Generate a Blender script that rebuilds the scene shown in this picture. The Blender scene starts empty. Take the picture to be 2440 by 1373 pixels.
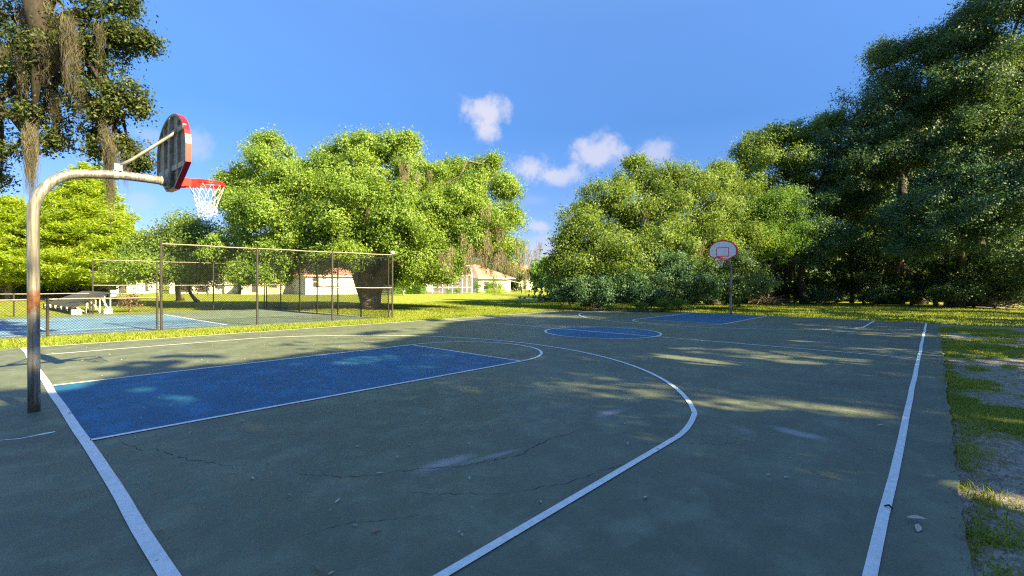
import bpy, math, random
import numpy as np
from mathutils import Vector, Matrix
rng = np.random.default_rng(7)
R = math.radians
PI = math.pi
scene = bpy.context.scene
col = scene.collection

# ------------------------------------------------------------------ camera
CAM = np.array([-0.6834, -0.2365, 1.5765])
yaw, pitch, roll, FPX = 0.72753, -0.010149, 0.005252, 1130.6
cF = np.array([math.cos(yaw)*math.cos(pitch), math.sin(yaw)*math.cos(pitch), math.sin(pitch)])
_R = np.array([math.sin(yaw), -math.cos(yaw), 0.0]); _U = np.cross(_R, cF)
cR = _R*math.cos(roll)+_U*math.sin(roll); cU = _U*math.cos(roll)-_R*math.sin(roll)
cd = bpy.data.cameras.new('camera'); cam = bpy.data.objects.new('camera', cd); col.objects.link(cam)
M = Matrix(((cR[0], cU[0], -cF[0], CAM[0]), (cR[1], cU[1], -cF[1], CAM[1]), (cR[2], cU[2], -cF[2], CAM[2]), (0, 0, 0, 1)))
cam.matrix_world = M
cd.sensor_width = 36; cd.lens = FPX/2440*36; cd.clip_start = 0.05; cd.clip_end = 5000
scene.camera = cam

def raydir(px, py):
    return cF+cR*(px-1220)/FPX-cU*(py-686.5)/FPX
def at(px, py, depth):            # photo pixel + depth in metres -> world point
    return CAM+raydir(px, py)*depth
def gnd(px, py, z=0.0):
    d = raydir(px, py); return CAM+d*((z-CAM[2])/d[2])

# ------------------------------------------------------------------ light
SUN_EL, SUN_DIR = R(32.0), np.array([0.17, -0.985])
SUN_AZ = math.atan2(SUN_DIR[1], SUN_DIR[0])
SKY_STRENGTH = 0.064
scene.view_settings.view_transform = 'Standard'
scene.view_settings.look = 'None'
scene.view_settings.exposure = 2.1
scene.view_settings.gamma = 1.0
scene.view_settings.use_curve_mapping = False
sl = bpy.data.lights.new('sun', 'SUN'); sl.energy = 5.0; sl.angle = R(0.55); sl.color = (1.0, 0.87, 0.48)
so = bpy.data.objects.new('sun', sl); col.objects.link(so)
sv = Vector((math.cos(SUN_AZ)*math.cos(SUN_EL), math.sin(SUN_AZ)*math.cos(SUN_EL), math.sin(SUN_EL)))
so.rotation_euler = sv.to_track_quat('Z', 'Y').to_euler(); so.location = (0, -30, 40)

w = bpy.data.worlds.new('World'); scene.world = w; w.use_nodes = True
nt = w.node_tree; nt.nodes.clear()
def N(nt, t, **k):
    n = nt.nodes.new(t)
    for a, b in k.items():
        if a == 'inp':
            for i, v in b.items(): n.inputs[i].default_value = v
        else: setattr(n, a, b)
    return n
def L(nt, a, b): nt.links.new(a, b)
sky = N(nt, 'ShaderNodeTexSky', sky_type='NISHITA', sun_disc=False, sun_elevation=SUN_EL, sun_rotation=PI/2-SUN_AZ,
        air_density=1.0, dust_density=0.3, ozone_density=3.0, altitude=0)
tc = N(nt, 'ShaderNodeTexCoord')
hs = N(nt, 'ShaderNodeHueSaturation', inp={'Saturation': 1.12, 'Value': 1.0}); L(nt, sky.outputs[0], hs.inputs['Color'])
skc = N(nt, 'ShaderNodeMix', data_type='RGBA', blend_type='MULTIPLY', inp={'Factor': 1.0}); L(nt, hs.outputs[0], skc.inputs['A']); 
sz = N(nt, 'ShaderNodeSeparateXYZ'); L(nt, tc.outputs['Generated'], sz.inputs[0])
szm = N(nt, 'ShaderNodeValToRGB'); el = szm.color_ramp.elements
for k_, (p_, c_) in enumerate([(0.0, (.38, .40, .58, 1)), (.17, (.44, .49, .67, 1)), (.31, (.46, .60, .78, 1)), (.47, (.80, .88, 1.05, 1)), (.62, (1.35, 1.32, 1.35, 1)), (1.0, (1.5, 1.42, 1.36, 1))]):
    q_ = el[k_] if k_ < 2 else el.new(p_); q_.position = p_; q_.color = c_  # upper stops warm and brighten the unseen zenith to whiten the fill light
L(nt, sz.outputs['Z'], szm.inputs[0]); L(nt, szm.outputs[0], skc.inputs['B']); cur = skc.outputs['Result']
def vmath(nt, op, a, b=None):
    n = N(nt, 'ShaderNodeVectorMath', operation=op); L(nt, a, n.inputs[0])
    if b is not None:
        if isinstance(b, (tuple, list)): n.inputs[1].default_value = b
        else: L(nt, b, n.inputs[1])
    return n
def math_(nt, op, a, b=None, c=None, clamp=False):
    n = N(nt, 'ShaderNodeMath', operation=op, use_clamp=clamp)
    for i, v in enumerate((a, b, c)):
        if v is None: continue
        if isinstance(v, (int, float)): n.inputs[i].default_value = v
        else: L(nt, v, n.inputs[i])
    return n.outputs[0]
ns1 = N(nt, 'ShaderNodeTexNoise', inp={'Scale': 34.0, 'Detail': 6.0, 'Roughness': 0.62}); L(nt, tc.outputs['Generated'], ns1.inputs['Vector'])
ns2 = N(nt, 'ShaderNodeTexNoise', inp={'Scale': 9.0, 'Detail': 3.0}); L(nt, tc.outputs['Generated'], ns2.inputs['Vector'])
nz = math_(nt, 'ADD', math_(nt, 'MULTIPLY', math_(nt, 'SUBTRACT', ns1.outputs[0], 0.5), 1.9), math_(nt, 'MULTIPLY', math_(nt, 'SUBTRACT', ns2.outputs[0], 0.5), .7))
CL = [(1160, 270, 52, 44, 1), (1162, 312, 34, 26, .8), (1262, 398, 50, 30, .9), (1330, 420, 66, 20, .8), (1425, 366, 66, 36, .85), (1562, 364, 46, 30, .65),
      (1280, 540, 32, 13, .75), (462, 345, 42, 38, .45), (365, 325, 36, 16, .3), (332, 482, 32, 24, .3), (1296, 590, 60, 28, .55),
      (1262, 478, 36, 12, .15), (380, 552, 22, 14, .5), (305, 575, 34, 20, .5), (1240, 640, 90, 30, .4)]
for (px, py, a, b, st) in CL:
    d = raydir(px, py); d = d/np.linalg.norm(d)
    rt = np.array([d[1], -d[0], 0]); rt /= np.linalg.norm(rt); up = np.cross(rt, d)
    scl = math.hypot(1, math.hypot(px-1220, py-686)/FPX)
    ra = a/FPX/scl*1.12; rb = b/FPX/scl*1.12
    x = math_(nt, 'DIVIDE', vmath(nt, 'DOT_PRODUCT', tc.outputs['Generated'], tuple(rt)).outputs['Value'], ra)
    y = math_(nt, 'DIVIDE', math_(nt, 'SUBTRACT', vmath(nt, 'DOT_PRODUCT', tc.outputs['Generated'], tuple(up)).outputs['Value'], 0.0), rb)
    fr = math_(nt, 'GREATER_THAN', vmath(nt, 'DOT_PRODUCT', tc.outputs['Generated'], tuple(d)).outputs['Value'], 0.2)
    r2 = math_(nt, 'SQRT', math_(nt, 'ADD', math_(nt, 'MULTIPLY', x, x), math_(nt, 'MULTIPLY', y, y)))
    v = math_(nt, 'SUBTRACT', math_(nt, 'SUBTRACT', 1.0, r2), nz)
    mr = N(nt, 'ShaderNodeMapRange', interpolation_type='SMOOTHSTEP', inp={'From Min': -0.25, 'From Max': 0.75}); L(nt, v, mr.inputs[0])
    f = math_(nt, 'MULTIPLY', math_(nt, 'MULTIPLY', mr.outputs[0], fr), st*0.9)
    mx = N(nt, 'ShaderNodeMix', data_type='RGBA'); L(nt, f, mx.inputs['Factor']); L(nt, cur, mx.inputs['A'])
    mx.inputs['B'].default_value = (2.9, 2.9, 3.4, 1); cur = mx.outputs['Result']
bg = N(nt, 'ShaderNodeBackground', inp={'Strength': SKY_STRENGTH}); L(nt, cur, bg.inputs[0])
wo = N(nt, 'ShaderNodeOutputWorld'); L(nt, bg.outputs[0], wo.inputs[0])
scene.cycles.use_denoising = False
scene.cycles.pixel_filter_type = 'BLACKMAN_HARRIS'; scene.cycles.filter_width = 1.25
scene.cycles.max_bounces = 6; scene.cycles.diffuse_bounces = 3; scene.cycles.glossy_bounces = 2
scene.cycles.transmission_bounces = 3; scene.cycles.sample_clamp_indirect = 4

# ------------------------------------------------------------------ materials
def newmat(name):
    m = bpy.data.materials.new(name); m.use_nodes = True; nt = m.node_tree; nt.nodes.clear()
    out = N(nt, 'ShaderNodeOutputMaterial'); p = N(nt, 'ShaderNodeBsdfPrincipled'); L(nt, p.outputs[0], out.inputs[0])
    return m, nt, p, out
def C4(c): return (c[0], c[1], c[2], 1)
def noise(nt, scale, detail=4, rough=.55, coord=None, stretch=None):
    n = N(nt, 'ShaderNodeTexNoise', inp={'Scale': scale, 'Detail': detail, 'Roughness': rough})
    if coord is None: coord = N(nt, 'ShaderNodeTexCoord').outputs['Object']
    if stretch:
        mp = N(nt, 'ShaderNodeMapping'); mp.inputs['Scale'].default_value = stretch; L(nt, coord, mp.inputs[0]); coord = mp.outputs[0]
    L(nt, coord, n.inputs['Vector']); return n.outputs[0]
def ramp(nt, fac, stops):
    r = N(nt, 'ShaderNodeValToRGB'); e = r.color_ramp.elements
    while len(e) < len(stops): e.new(0.5)
    for i, (p, c) in enumerate(stops): e[i].position = p; e[i].color = C4(c) if len(c) == 3 else c
    L(nt, fac, r.inputs[0]); return r.outputs[0]
def mixc(nt, f, a, b, mode='MIX'):
    m = N(nt, 'ShaderNodeMix', data_type='RGBA', blend_type=mode)
    for s, v in (('Factor', f), ('A', a), ('B', b)):
        if isinstance(v, (int, float)): m.inputs[s].default_value = v
        elif isinstance(v, (tuple, list, np.ndarray)): m.inputs[s].default_value = C4(v)
        else: L(nt, v, m.inputs[s])
    return m.outputs['Result']
def smooth(nt, v, a, b):
    m = N(nt, 'ShaderNodeMapRange', interpolation_type='SMOOTHSTEP', inp={'From Min': a, 'From Max': b}); L(nt, v, m.inputs[0]); return m.outputs[0]
def bump(nt, p, h, strength=.3, dist=.01):
    b = N(nt, 'ShaderNodeBump', inp={'Strength': strength, 'Distance': dist}); L(nt, h, b.inputs['Height']); L(nt, b.outputs[0], p.inputs['Normal'])
def simple(name, c, rough=.6, metal=0, var=.25, scale=6, bscale=None, bs=.2, stretch=None):
    m, nt, p, o = newmat(name)
    n = noise(nt, scale, 5, .6, stretch=stretch)
    L(nt, ramp(nt, n, [(.3, [x*(1-var) for x in c]), (.7, [min(1, x*(1+var*.6)) for x in c])]), p.inputs['Base Color'])
    p.inputs['Roughness'].default_value = rough; p.inputs['Metallic'].default_value = metal
    if bscale: bump(nt, p, noise(nt, bscale, 3), bs)
    return m
def leafmat(name, cols, transl=.35, rough=.55, tcol=1.5):
    m, nt, p, out = newmat(name)
    g = N(nt, 'ShaderNodeNewGeometry')
    n = noise(nt, .55, 3, .6, coord=g.outputs['Position'])
    f = math_(nt, 'ADD', math_(nt, 'MULTIPLY', n, .55), math_(nt, 'MULTIPLY', g.outputs['Random Per Island'], .45))
    k = len(cols)-1
    c = ramp(nt, f, [(.22+.56*i/k, cc) for i, cc in enumerate(cols)])
    L(nt, c, p.inputs['Base Color']); p.inputs['Roughness'].default_value = rough
    p.inputs['Specular IOR Level'].default_value = .35
    t = N(nt, 'ShaderNodeBsdfTranslucent'); tc_ = mixc(nt, 1.0, c, (tcol*1.15, tcol*1.1, tcol*.45), 'MULTIPLY'); L(nt, tc_, t.inputs[0])
    mx = N(nt, 'ShaderNodeMixShader', inp={0: transl}); L(nt, p.outputs[0], mx.inputs[1]); L(nt, t.outputs[0], mx.inputs[2]); L(nt, mx.outputs[0], out.inputs[0])
    return m
MAT = {}
MAT['oak'] = leafmat('oak_leaf', [(.085, .16, .022), (.18, .275, .042), (.31, .39, .075)], .38)
MAT['oakwood'] = leafmat('woodland_leaf', [(.053, .10, .024), (.123, .195, .038), (.265, .325, .07)], .38)
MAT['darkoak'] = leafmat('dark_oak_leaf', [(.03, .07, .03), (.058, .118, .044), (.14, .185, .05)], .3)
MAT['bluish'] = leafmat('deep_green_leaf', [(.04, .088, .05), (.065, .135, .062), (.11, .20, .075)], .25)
MAT['fresh'] = leafmat('fresh_leaf', [(.05, .11, .02), (.10, .20, .03), (.17, .27, .04)], .4)
MAT['cypress'] = leafmat('cypress_leaf', [(.17, .255, .024), (.29, .385, .038), (.42, .48, .08)], .45)
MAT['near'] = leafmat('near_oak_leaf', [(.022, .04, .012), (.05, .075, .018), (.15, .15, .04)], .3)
MAT['hedge'] = leafmat('hedge_leaf', [(.06, .13, .015), (.12, .24, .03), (.19, .32, .04)], .3)
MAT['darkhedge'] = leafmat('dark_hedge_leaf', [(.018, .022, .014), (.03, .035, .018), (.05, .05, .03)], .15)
MAT['moss'] = leafmat('spanish_moss', [(.13, .105, .07), (.22, .18, .12), (.34, .28, .19)], .25, .9, 1.1)
MAT['nearmoss'] = leafmat('near_spanish_moss', [(.06, .052, .036), (.125, .108, .072), (.23, .20, .14)], .25, .9, 1.1)  # darker moss tone, used on the near overhanging oak
MAT['dry'] = leafmat('dry_twigs', [(.12, .08, .05), (.22, .15, .09), (.30, .21, .12)], .1, .9, 1.1)
MAT['bark'] = simple('oak_bark', (.23, .17, .125), .9, 0, .55, 5, 14, .8, stretch=(3, 3, .6))
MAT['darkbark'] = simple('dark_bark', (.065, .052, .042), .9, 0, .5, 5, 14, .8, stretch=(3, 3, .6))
MAT['limbbark'] = simple('dark_limb_bark', (.032, .023, .018), .95, 0, .6, 6, 16, .9, stretch=(3, 3, .6))  # darkest bark tone, used on the near overhanging oak
MAT['greybark'] = simple('grey_bark', (.26, .23, .19), .9, 0, .4, 6, 16, .6, stretch=(3, 3, .6))
MAT['whitepaint'] = simple('white_line_paint', (.74, .74, .74), .65, 0, .12, 9)
MAT['stucco'] = simple('white_stucco', (.78, .75, .70), .85, 0, .06, 2, 60, .2)
MAT['cream'] = simple('cream_stucco', (.72, .62, .50), .85, 0, .08, 2, 60, .2)
MAT['pinkwall'] = simple('pink_stucco', (.70, .50, .38), .85, 0, .1, 2)
MAT['whitetrim'] = simple('white_trim', (.8, .8, .78), .5, 0, .05, 3)
MAT['glass'] = simple('window_glass', (.10, .085, .09), .12, 0, .3, 2)
MAT['screen'] = simple('insect_screen', (.22, .19, .20), .8, 0, .2, 5)
MAT['fence'] = simple('fence_pipe', (.055, .048, .042), .5, .3, .35, 12)
MAT['rail'] = simple('fence_rail', (.15, .125, .10), .45, .4, .45, 9)
MAT['wire'] = simple('fence_wire', (.03, .028, .026), .5, .2, .3, 8)
MAT['concrete'] = simple('pale_concrete', (.55, .47, .38), .9, 0, .15, 7, 50, .3)
MAT['panel'] = simple('dark_panel', (.055, .053, .048), .95, 0, .2, 3)
MAT['lattice'] = simple('dark_frame', (.05, .045, .04), .7, 0, .3, 6)
MAT['darkmetal'] = simple('patio_metal', (.05, .05, .055), .5, .2, .2, 8)
MAT['net'] = simple('net_cord', (.62, .59, .56), .8, 0, .2, 30)
MAT['alu'] = simple('cast_aluminium', (.30, .27, .235), .75, 0, .35, 9, 30, .3)
MAT['alubar'] = simple('galvanised_bar', (.34, .33, .30), .5, .4, .3, 12)
MAT['boardwhite'] = simple('board_face_paint', (.78, .77, .80), .45, 0, .05, 4)
MAT['red'] = simple('red_paint', (.62, .012, .018), .35, 0, .12, 8)
MAT['rimred'] = simple('rim_red_paint', (.80, .022, .014), .3, 0, .12, 10)
MAT['bluemark'] = simple('blue_marker', (.04, .28, .62), .5, 0, .2, 30)
MAT['bulb'] = simple('white_cap', (.8, .8, .78), .4, 0, .05, 5)

def roofmat():
    m, nt, p, o = newmat('terracotta_tiles')
    w_ = N(nt, 'ShaderNodeTexWave', inp={'Scale': 3.0, 'Distortion': 1.0}); L(nt, N(nt, 'ShaderNodeTexCoord').outputs['Object'], w_.inputs[0])
    n = noise(nt, 1.6, 5)
    c = ramp(nt, n, [(.3, (.38, .17, .12)), (.7, (.60, .34, .24))])
    L(nt, mixc(nt, math_(nt, 'MULTIPLY', w_.outputs['Fac'], .25), c, (.2, .08, .05)), p.inputs['Base Color']); p.inputs['Roughness'].default_value = .8
    return m
MAT['roof'] = roofmat()

def polemat():
    m, nt, p, o = newmat('galvanised_pole')
    tcn = N(nt, 'ShaderNodeTexCoord').outputs['Object']
    st = noise(nt, 30, 5, .65, coord=tcn, stretch=(1, 1, .045))
    bl = noise(nt, 5, 4, .6, coord=tcn, stretch=(1, 1, .5))
    c = ramp(nt, st, [(.32, (.10, .085, .07)), (.5, (.25, .225, .20)), (.68, (.44, .41, .38))])
    c = mixc(nt, smooth(nt, bl, .52, .75), c, (.13, .10, .085))
    sx = N(nt, 'ShaderNodeSeparateXYZ'); L(nt, tcn, sx.inputs[0])
    z = sx.outputs['Z']
    band = math_(nt, 'SUBTRACT', 1.0, math_(nt, 'DIVIDE', math_(nt, 'ABSOLUTE', math_(nt, 'SUBTRACT', z, 1.33)), .24))
    rn = noise(nt, 9, 6, .7, coord=tcn, stretch=(1, 1, .7))
    f = smooth(nt, math_(nt, 'ADD', math_(nt, 'MULTIPLY', band, .7), math_(nt, 'MULTIPLY', math_(nt, 'SUBTRACT', rn, .5), 1.6)), .12, .5)
    base = math_(nt, 'SUBTRACT', 1.0, math_(nt, 'DIVIDE', z, .18))
    f2 = smooth(nt, math_(nt, 'ADD', base, math_(nt, 'MULTIPLY', math_(nt, 'SUBTRACT', rn, .5), 1.2)), .3, .9)
    c = mixc(nt, f, c, ramp(nt, rn, [(.35, (.045, .018, .01)), (.65, (.20, .075, .03))]))
    c = mixc(nt, f2, c, (.20, .165, .14))
    L(nt, c, p.inputs['Base Color'])
    fr = math_(nt, 'MULTIPLY', math_(nt, 'SUBTRACT', 1.0, math_(nt, 'MAXIMUM', f, 0)), .4)
    L(nt, fr, p.inputs['Metallic']); p.inputs['Roughness'].default_value = .42
    bump(nt, p, st, .12, .003)
    return m
MAT['pole'] = polemat()

def courtmat(name, base, kind):
    m, nt, p, o = newmat(name)
    g = N(nt, 'ShaderNodeNewGeometry').outputs['Position']
    n1 = noise(nt, .35, 5, .6, coord=g); n2 = noise(nt, 2.2, 6, .65, coord=g); n3 = noise(nt, 60, 3, .7, coord=g); n4 = noise(nt, 9, 5, .7, coord=g); n5 = noise(nt, 170, 3, .8, coord=g)
    b = np.array(base)
    c = ramp(nt, n1, [(.3, b*.78), (.7, b*1.15)])
    c = mixc(nt, smooth(nt, n2, .45, .68), c, b*[1.35, 1.42, 1.5])
    c = mixc(nt, math_(nt, 'MULTIPLY', smooth(nt, n4, .52, .75), .55 if kind != 'blue' else .2), c, b*[1.5, 1.45, 1.55])
    c = mixc(nt, math_(nt, 'MULTIPLY', smooth(nt, n4, .5, .25), .6), c, b*.5)
    c = mixc(nt, math_(nt, 'MULTIPLY', smooth(nt, n3, .35, .75), .4 if kind == 'green' else .2), mixc(nt, 1.0, c, (.78, .78, .78), 'MULTIPLY'), mixc(nt, 1.0, c, (1.3, 1.3, 1.3), 'MULTIPLY'))
    c = mixc(nt, math_(nt, 'MULTIPLY', smooth(nt, n5, .56, .74), .4 if kind == 'green' else .12), c, b*[2.0, 1.95, 2.1])
    c = mixc(nt, math_(nt, 'MULTIPLY', smooth(nt, n5, .44, .28), .4 if kind == 'green' else .15), c, b*.4)
    if kind == 'green':
        # broad water stains and scuffed, paler wear
        ns = noise(nt, .9, 7, .72, coord=g, stretch=(1, 1.5, 1)); nq = noise(nt, 5.5, 6, .78, coord=g)
        c = mixc(nt, math_(nt, 'MULTIPLY', smooth(nt, ns, .53, .60), .30), c, b*[1.55, 1.6, 1.75])
        c = mixc(nt, math_(nt, 'MULTIPLY', smooth(nt, ns, .47, .40), .35), c, b*[.62, .6, .6])
        c = mixc(nt, math_(nt, 'MULTIPLY', smooth(nt, nq, .60, .70), .40), c, b*[1.9, 1.85, 2.1])
        # worn patches: pale aggregate showing through the coating, spread along a crack
        nw = noise(nt, 85, 4, .85, coord=g); nb = noise(nt, 3.5, 4, .65, coord=g)
        sx = N(nt, 'ShaderNodeSeparateXYZ'); L(nt, g, sx.inputs[0])
        tot = None
        for (x0, y0, a, bb, ang, st) in [(2.02, 2.95, .42, .13, -8, 1.0), (2.45, 2.75, .55, .07, -12, .75), (4.45, 2.70, .50, .13, -5, .8), (3.5, 2.65, .7, .05, 5, .4), (5.1, .83, .42, .17, 80, .9),
                                         (4.85, 1.35, .3, .12, 60, .5), (1.15, 3.15, .55, .12, -20, .35), (3.7, .5, .35, .2, 10, .3), (2.2, 1.2, .6, .2, 30, .2), (.9, 2.3, .5, .25, 70, .25)]:
            ca, sa = math.cos(R(ang)), math.sin(R(ang))
            dx = math_(nt, 'SUBTRACT', sx.outputs[0], x0); dy = math_(nt, 'SUBTRACT', sx.outputs[1], y0)
            u = math_(nt, 'DIVIDE', math_(nt, 'ADD', math_(nt, 'MULTIPLY', dx, ca), math_(nt, 'MULTIPLY', dy, sa)), a)
            v = math_(nt, 'DIVIDE', math_(nt, 'SUBTRACT', math_(nt, 'MULTIPLY', dy, ca), math_(nt, 'MULTIPLY', dx, sa)), bb)
            r = math_(nt, 'SQRT', math_(nt, 'ADD', math_(nt, 'MULTIPLY', u, u), math_(nt, 'MULTIPLY', v, v)))
            k = math_(nt, 'MULTIPLY', math_(nt, 'SUBTRACT', 1.25, r, clamp=True), st)
            tot = k if tot is None else math_(nt, 'MAXIMUM', tot, k)
        wv = math_(nt, 'ADD', math_(nt, 'ADD', tot, math_(nt, 'MULTIPLY', math_(nt, 'SUBTRACT', nw, .5), 3.4)), math_(nt, 'MULTIPLY', math_(nt, 'SUBTRACT', nb, .5), .9))
        f = math_(nt, 'MULTIPLY', smooth(nt, wv, .55, .8), smooth(nt, tot, .02, .3))
        c = mixc(nt, math_(nt, 'MULTIPLY', f, .8), c, (.34, .315, .31))
    L(nt, c, p.inputs['Base Color'])
    L(nt, ramp(nt, n4, [(.3, (.52,)*3), (.7, (.72,)*3)]), p.inputs['Roughness'])
    p.inputs['Specular IOR Level'].default_value = .75 if kind == 'green' else .35
    bump(nt, p, math_(nt, 'ADD', n3, math_(nt, 'MULTIPLY', n4, .6)), .2, .004)
    return m
MAT['court'] = courtmat('green_court_coating', (.120, .132, .074), 'green')
MAT['courtblue'] = courtmat('blue_court_coating', (.020, .135, .255), 'blue')
MAT['tgreen'] = courtmat('pale_green_court_coating', (.175, .215, .15), 'tennis')
MAT['tblue'] = courtmat('pale_blue_court_coating', (.15, .27, .40), 'blue')

def linemat():
    m, nt, p, o = newmat('court_line_paint')
    g = N(nt, 'ShaderNodeNewGeometry').outputs['Position']
    n1 = noise(nt, 14, 5, .7, coord=g); n2 = noise(nt, 70, 3, .7, coord=g); n3 = noise(nt, 2.0, 3, coord=g)
    c = ramp(nt, n1, [(.3, (.66, .65, .63)), (.55, (.82, .81, .79))])
    c = mixc(nt, math_(nt, 'MULTIPLY', smooth(nt, n2, .54, .72), .5), c, (.36, .37, .35))
    c = mixc(nt, math_(nt, 'MULTIPLY', smooth(nt, n1, .64, .70), .85), c, (.14, .16, .14))
    c = mixc(nt, math_(nt, 'MULTIPLY', smooth(nt, n3, .45, .7), .2), c, (.5, .5, .46))
    L(nt, c, p.inputs['Base Color']); p.inputs['Roughness'].default_value = .7
    bump(nt, p, n2, .3, .003)
    return m
MAT['line'] = linemat()
MAT['crack'] = simple('dark_crack', (.018, .02, .018), .95, 0, .3, 20)

def groundmat():
    m, nt, p, o = newmat('lawn_ground')
    g = N(nt, 'ShaderNodeNewGeometry').outputs['Position']
    at_ = N(nt, 'ShaderNodeAttribute', attribute_name='bare', attribute_type='GEOMETRY').outputs['Fac']
    n1 = noise(nt, .22, 5, .6, coord=g); n2 = noise(nt, 1.6, 6, .7, coord=g); n3 = noise(nt, 14, 5, .75, coord=g); n4 = noise(nt, 90, 3, .8, coord=g)
    c = ramp(nt, n2, [(.28, (.18, .22, .02)), (.5, (.31, .345, .04)), (.72, (.42, .42, .08))])
    c = mixc(nt, smooth(nt, n1, .50, .68), c, (.33, .30, .11))
    c = mixc(nt, smooth(nt, n3, .35, .8), mixc(nt, 1.0, c, (.55, .6, .5), 'MULTIPLY'), mixc(nt, 1.0, c, (1.35, 1.3, 1.2), 'MULTIPLY'))
    s = ramp(nt, n3, [(.25, (.11, .085, .06)), (.45, (.27, .23, .18)), (.7, (.50, .45, .39))])
    s = mixc(nt, math_(nt, 'MULTIPLY', smooth(nt, n4, .52, .7), .6), s, (.12, .08, .05))
    f = smooth(nt, math_(nt, 'ADD', at_, math_(nt, 'MULTIPLY', math_(nt, 'SUBTRACT', n3, .5), 1.1)), .36, .60)
    L(nt, mixc(nt, f, c, s), p.inputs['Base Color']); p.inputs['Roughness'].default_value = .95; p.inputs['Specular IOR Level'].default_value = .1
    bump(nt, p, math_(nt, 'ADD', n3, math_(nt, 'MULTIPLY', n4, .5)), .6, .03)
    return m
MAT['ground'] = groundmat()
def bladesmat():
    m = leafmat('grass_blade', [(.12, .18, .018), (.23, .28, .03), (.38, .38, .08)], .35, .6, 1.4); return m
MAT['blade'] = bladesmat()

# ------------------------------------------------------------------ mesh helpers
class MB:
    def __init__(s): s.v = []; s.f = []
    def add(s, vs, fs):
        o = len(s.v); s.v += [tuple(map(float, v)) for v in vs]; s.f += [tuple(i+o for i in f) for f in fs]; return s
    def box(s, x0, y0, z0, x1, y1, z1, T=None):
        v = [(x, y, z) for z in (z0, z1) for (x, y) in ((x0, y0), (x1, y0), (x1, y1), (x0, y1))]
        if T is not None: v = [T(q) for q in v]
        return s.add(v, [(3, 2, 1, 0), (4, 5, 6, 7), (0, 1, 5, 4), (1, 2, 6, 5), (2, 3, 7, 6), (3, 0, 4, 7)])
    def tube(s, pts, r, n=8, caps=True):
        pts = [np.array(p, float) for p in pts]; k = len(pts)
        rs = r if hasattr(r, '__len__') else [r]*k
        ref = None; vs = []
        for i in range(k):
            t = pts[min(i+1, k-1)]-pts[max(i-1, 0)]; t = t/(np.linalg.norm(t)+1e-9)
            if ref is None:
                ref = np.array([0, 0, 1.0]) if abs(t[2]) < .9 else np.array([1.0, 0, 0])
            a = np.cross(t, ref); a /= np.linalg.norm(a)+1e-9; b = np.cross(a, t) ; ref = b
            for j in range(n):
                an = 2*PI*j/n; vs.append(pts[i]+(a*math.cos(an)+b*math.sin(an))*rs[i])
        fs = [(i*n+j, i*n+(j+1) % n, (i+1)*n+(j+1) % n, (i+1)*n+j) for i in range(k-1) for j in range(n)]
        if caps: fs += [tuple(range(n))[::-1], tuple(range((k-1)*n, k*n))]
        return s.add(vs, fs)
    def prism(s, poly, T0, T1):     # poly 2-D list, T maps (a,b)->3-D front/back
        n = len(poly); vs = [T0(*q) for q in poly]+[T1(*q) for q in poly]
        return s.add(vs, [tuple(range(n))[::-1], tuple(range(n, 2*n))]+[(i, (i+1) % n, n+(i+1) % n, n+i) for i in range(n)])
    def build(s, name, mat, parent=None, smooth=False, **tags):
        me = bpy.data.meshes.new(name); me.from_pydata(s.v, [], s.f); me.materials.append(mat)
        me.update()
        if smooth: me.polygons.foreach_set('use_smooth', np.ones(len(me.polygons), bool))
        o = bpy.data.objects.new(name, me); col.objects.link(o); o.parent = parent
        for k, v in tags.items(): o[k] = v
        return o
def npmesh(name, V, F, mat, parent=None, k=4, **tags):      # V (n,3), F (m,k)
    me = bpy.data.meshes.new(name); V = np.ascontiguousarray(V, np.float32); F = np.ascontiguousarray(F, np.int32)
    me.vertices.add(len(V)); me.vertices.foreach_set('co', V.ravel())
    me.loops.add(F.size); me.loops.foreach_set('vertex_index', F.ravel())
    me.polygons.add(len(F)); me.polygons.foreach_set('loop_start', np.arange(0, F.size, k, dtype=np.int32))
    me.update(calc_edges=True); me.materials.append(mat)
    o = bpy.data.objects.new(name, me); col.objects.link(o); o.parent = parent
    for kk, v in tags.items(): o[kk] = v
    return o
def empty(name, loc, label=None, cat=None, group=None, rz=0):
    o = bpy.data.objects.new(name, None); col.objects.link(o); o.location = tuple(map(float, loc)); o.rotation_euler = (0, 0, rz); o.empty_display_size = .2
    if label: o['label'] = label
    if cat: o['category'] = cat
    if group: o['group'] = group
    return o
def tag(o, label=None, cat=None, group=None, kind=None):
    for k, v in (('label', label), ('category', cat), ('group', group), ('kind', kind)):
        if v: o[k] = v
    return o

# ------------------------------------------------------------------ value noise used for the worn ground
_g = rng.random((64, 64))
def vnoise(x, y, s):
    x = np.asarray(x)*s+100; y = np.asarray(y)*s+100; xi = np.floor(x).astype(int); yi = np.floor(y).astype(int); fx = x-xi; fy = y-yi
    fx = fx*fx*(3-2*fx); fy = fy*fy*(3-2*fy); g = lambda a, b: _g[a % 64, b % 64]
    return (g(xi, yi)*(1-fx)+g(xi+1, yi)*fx)*(1-fy)+(g(xi, yi+1)*(1-fx)+g(xi+1, yi+1)*fx)*fy
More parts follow.
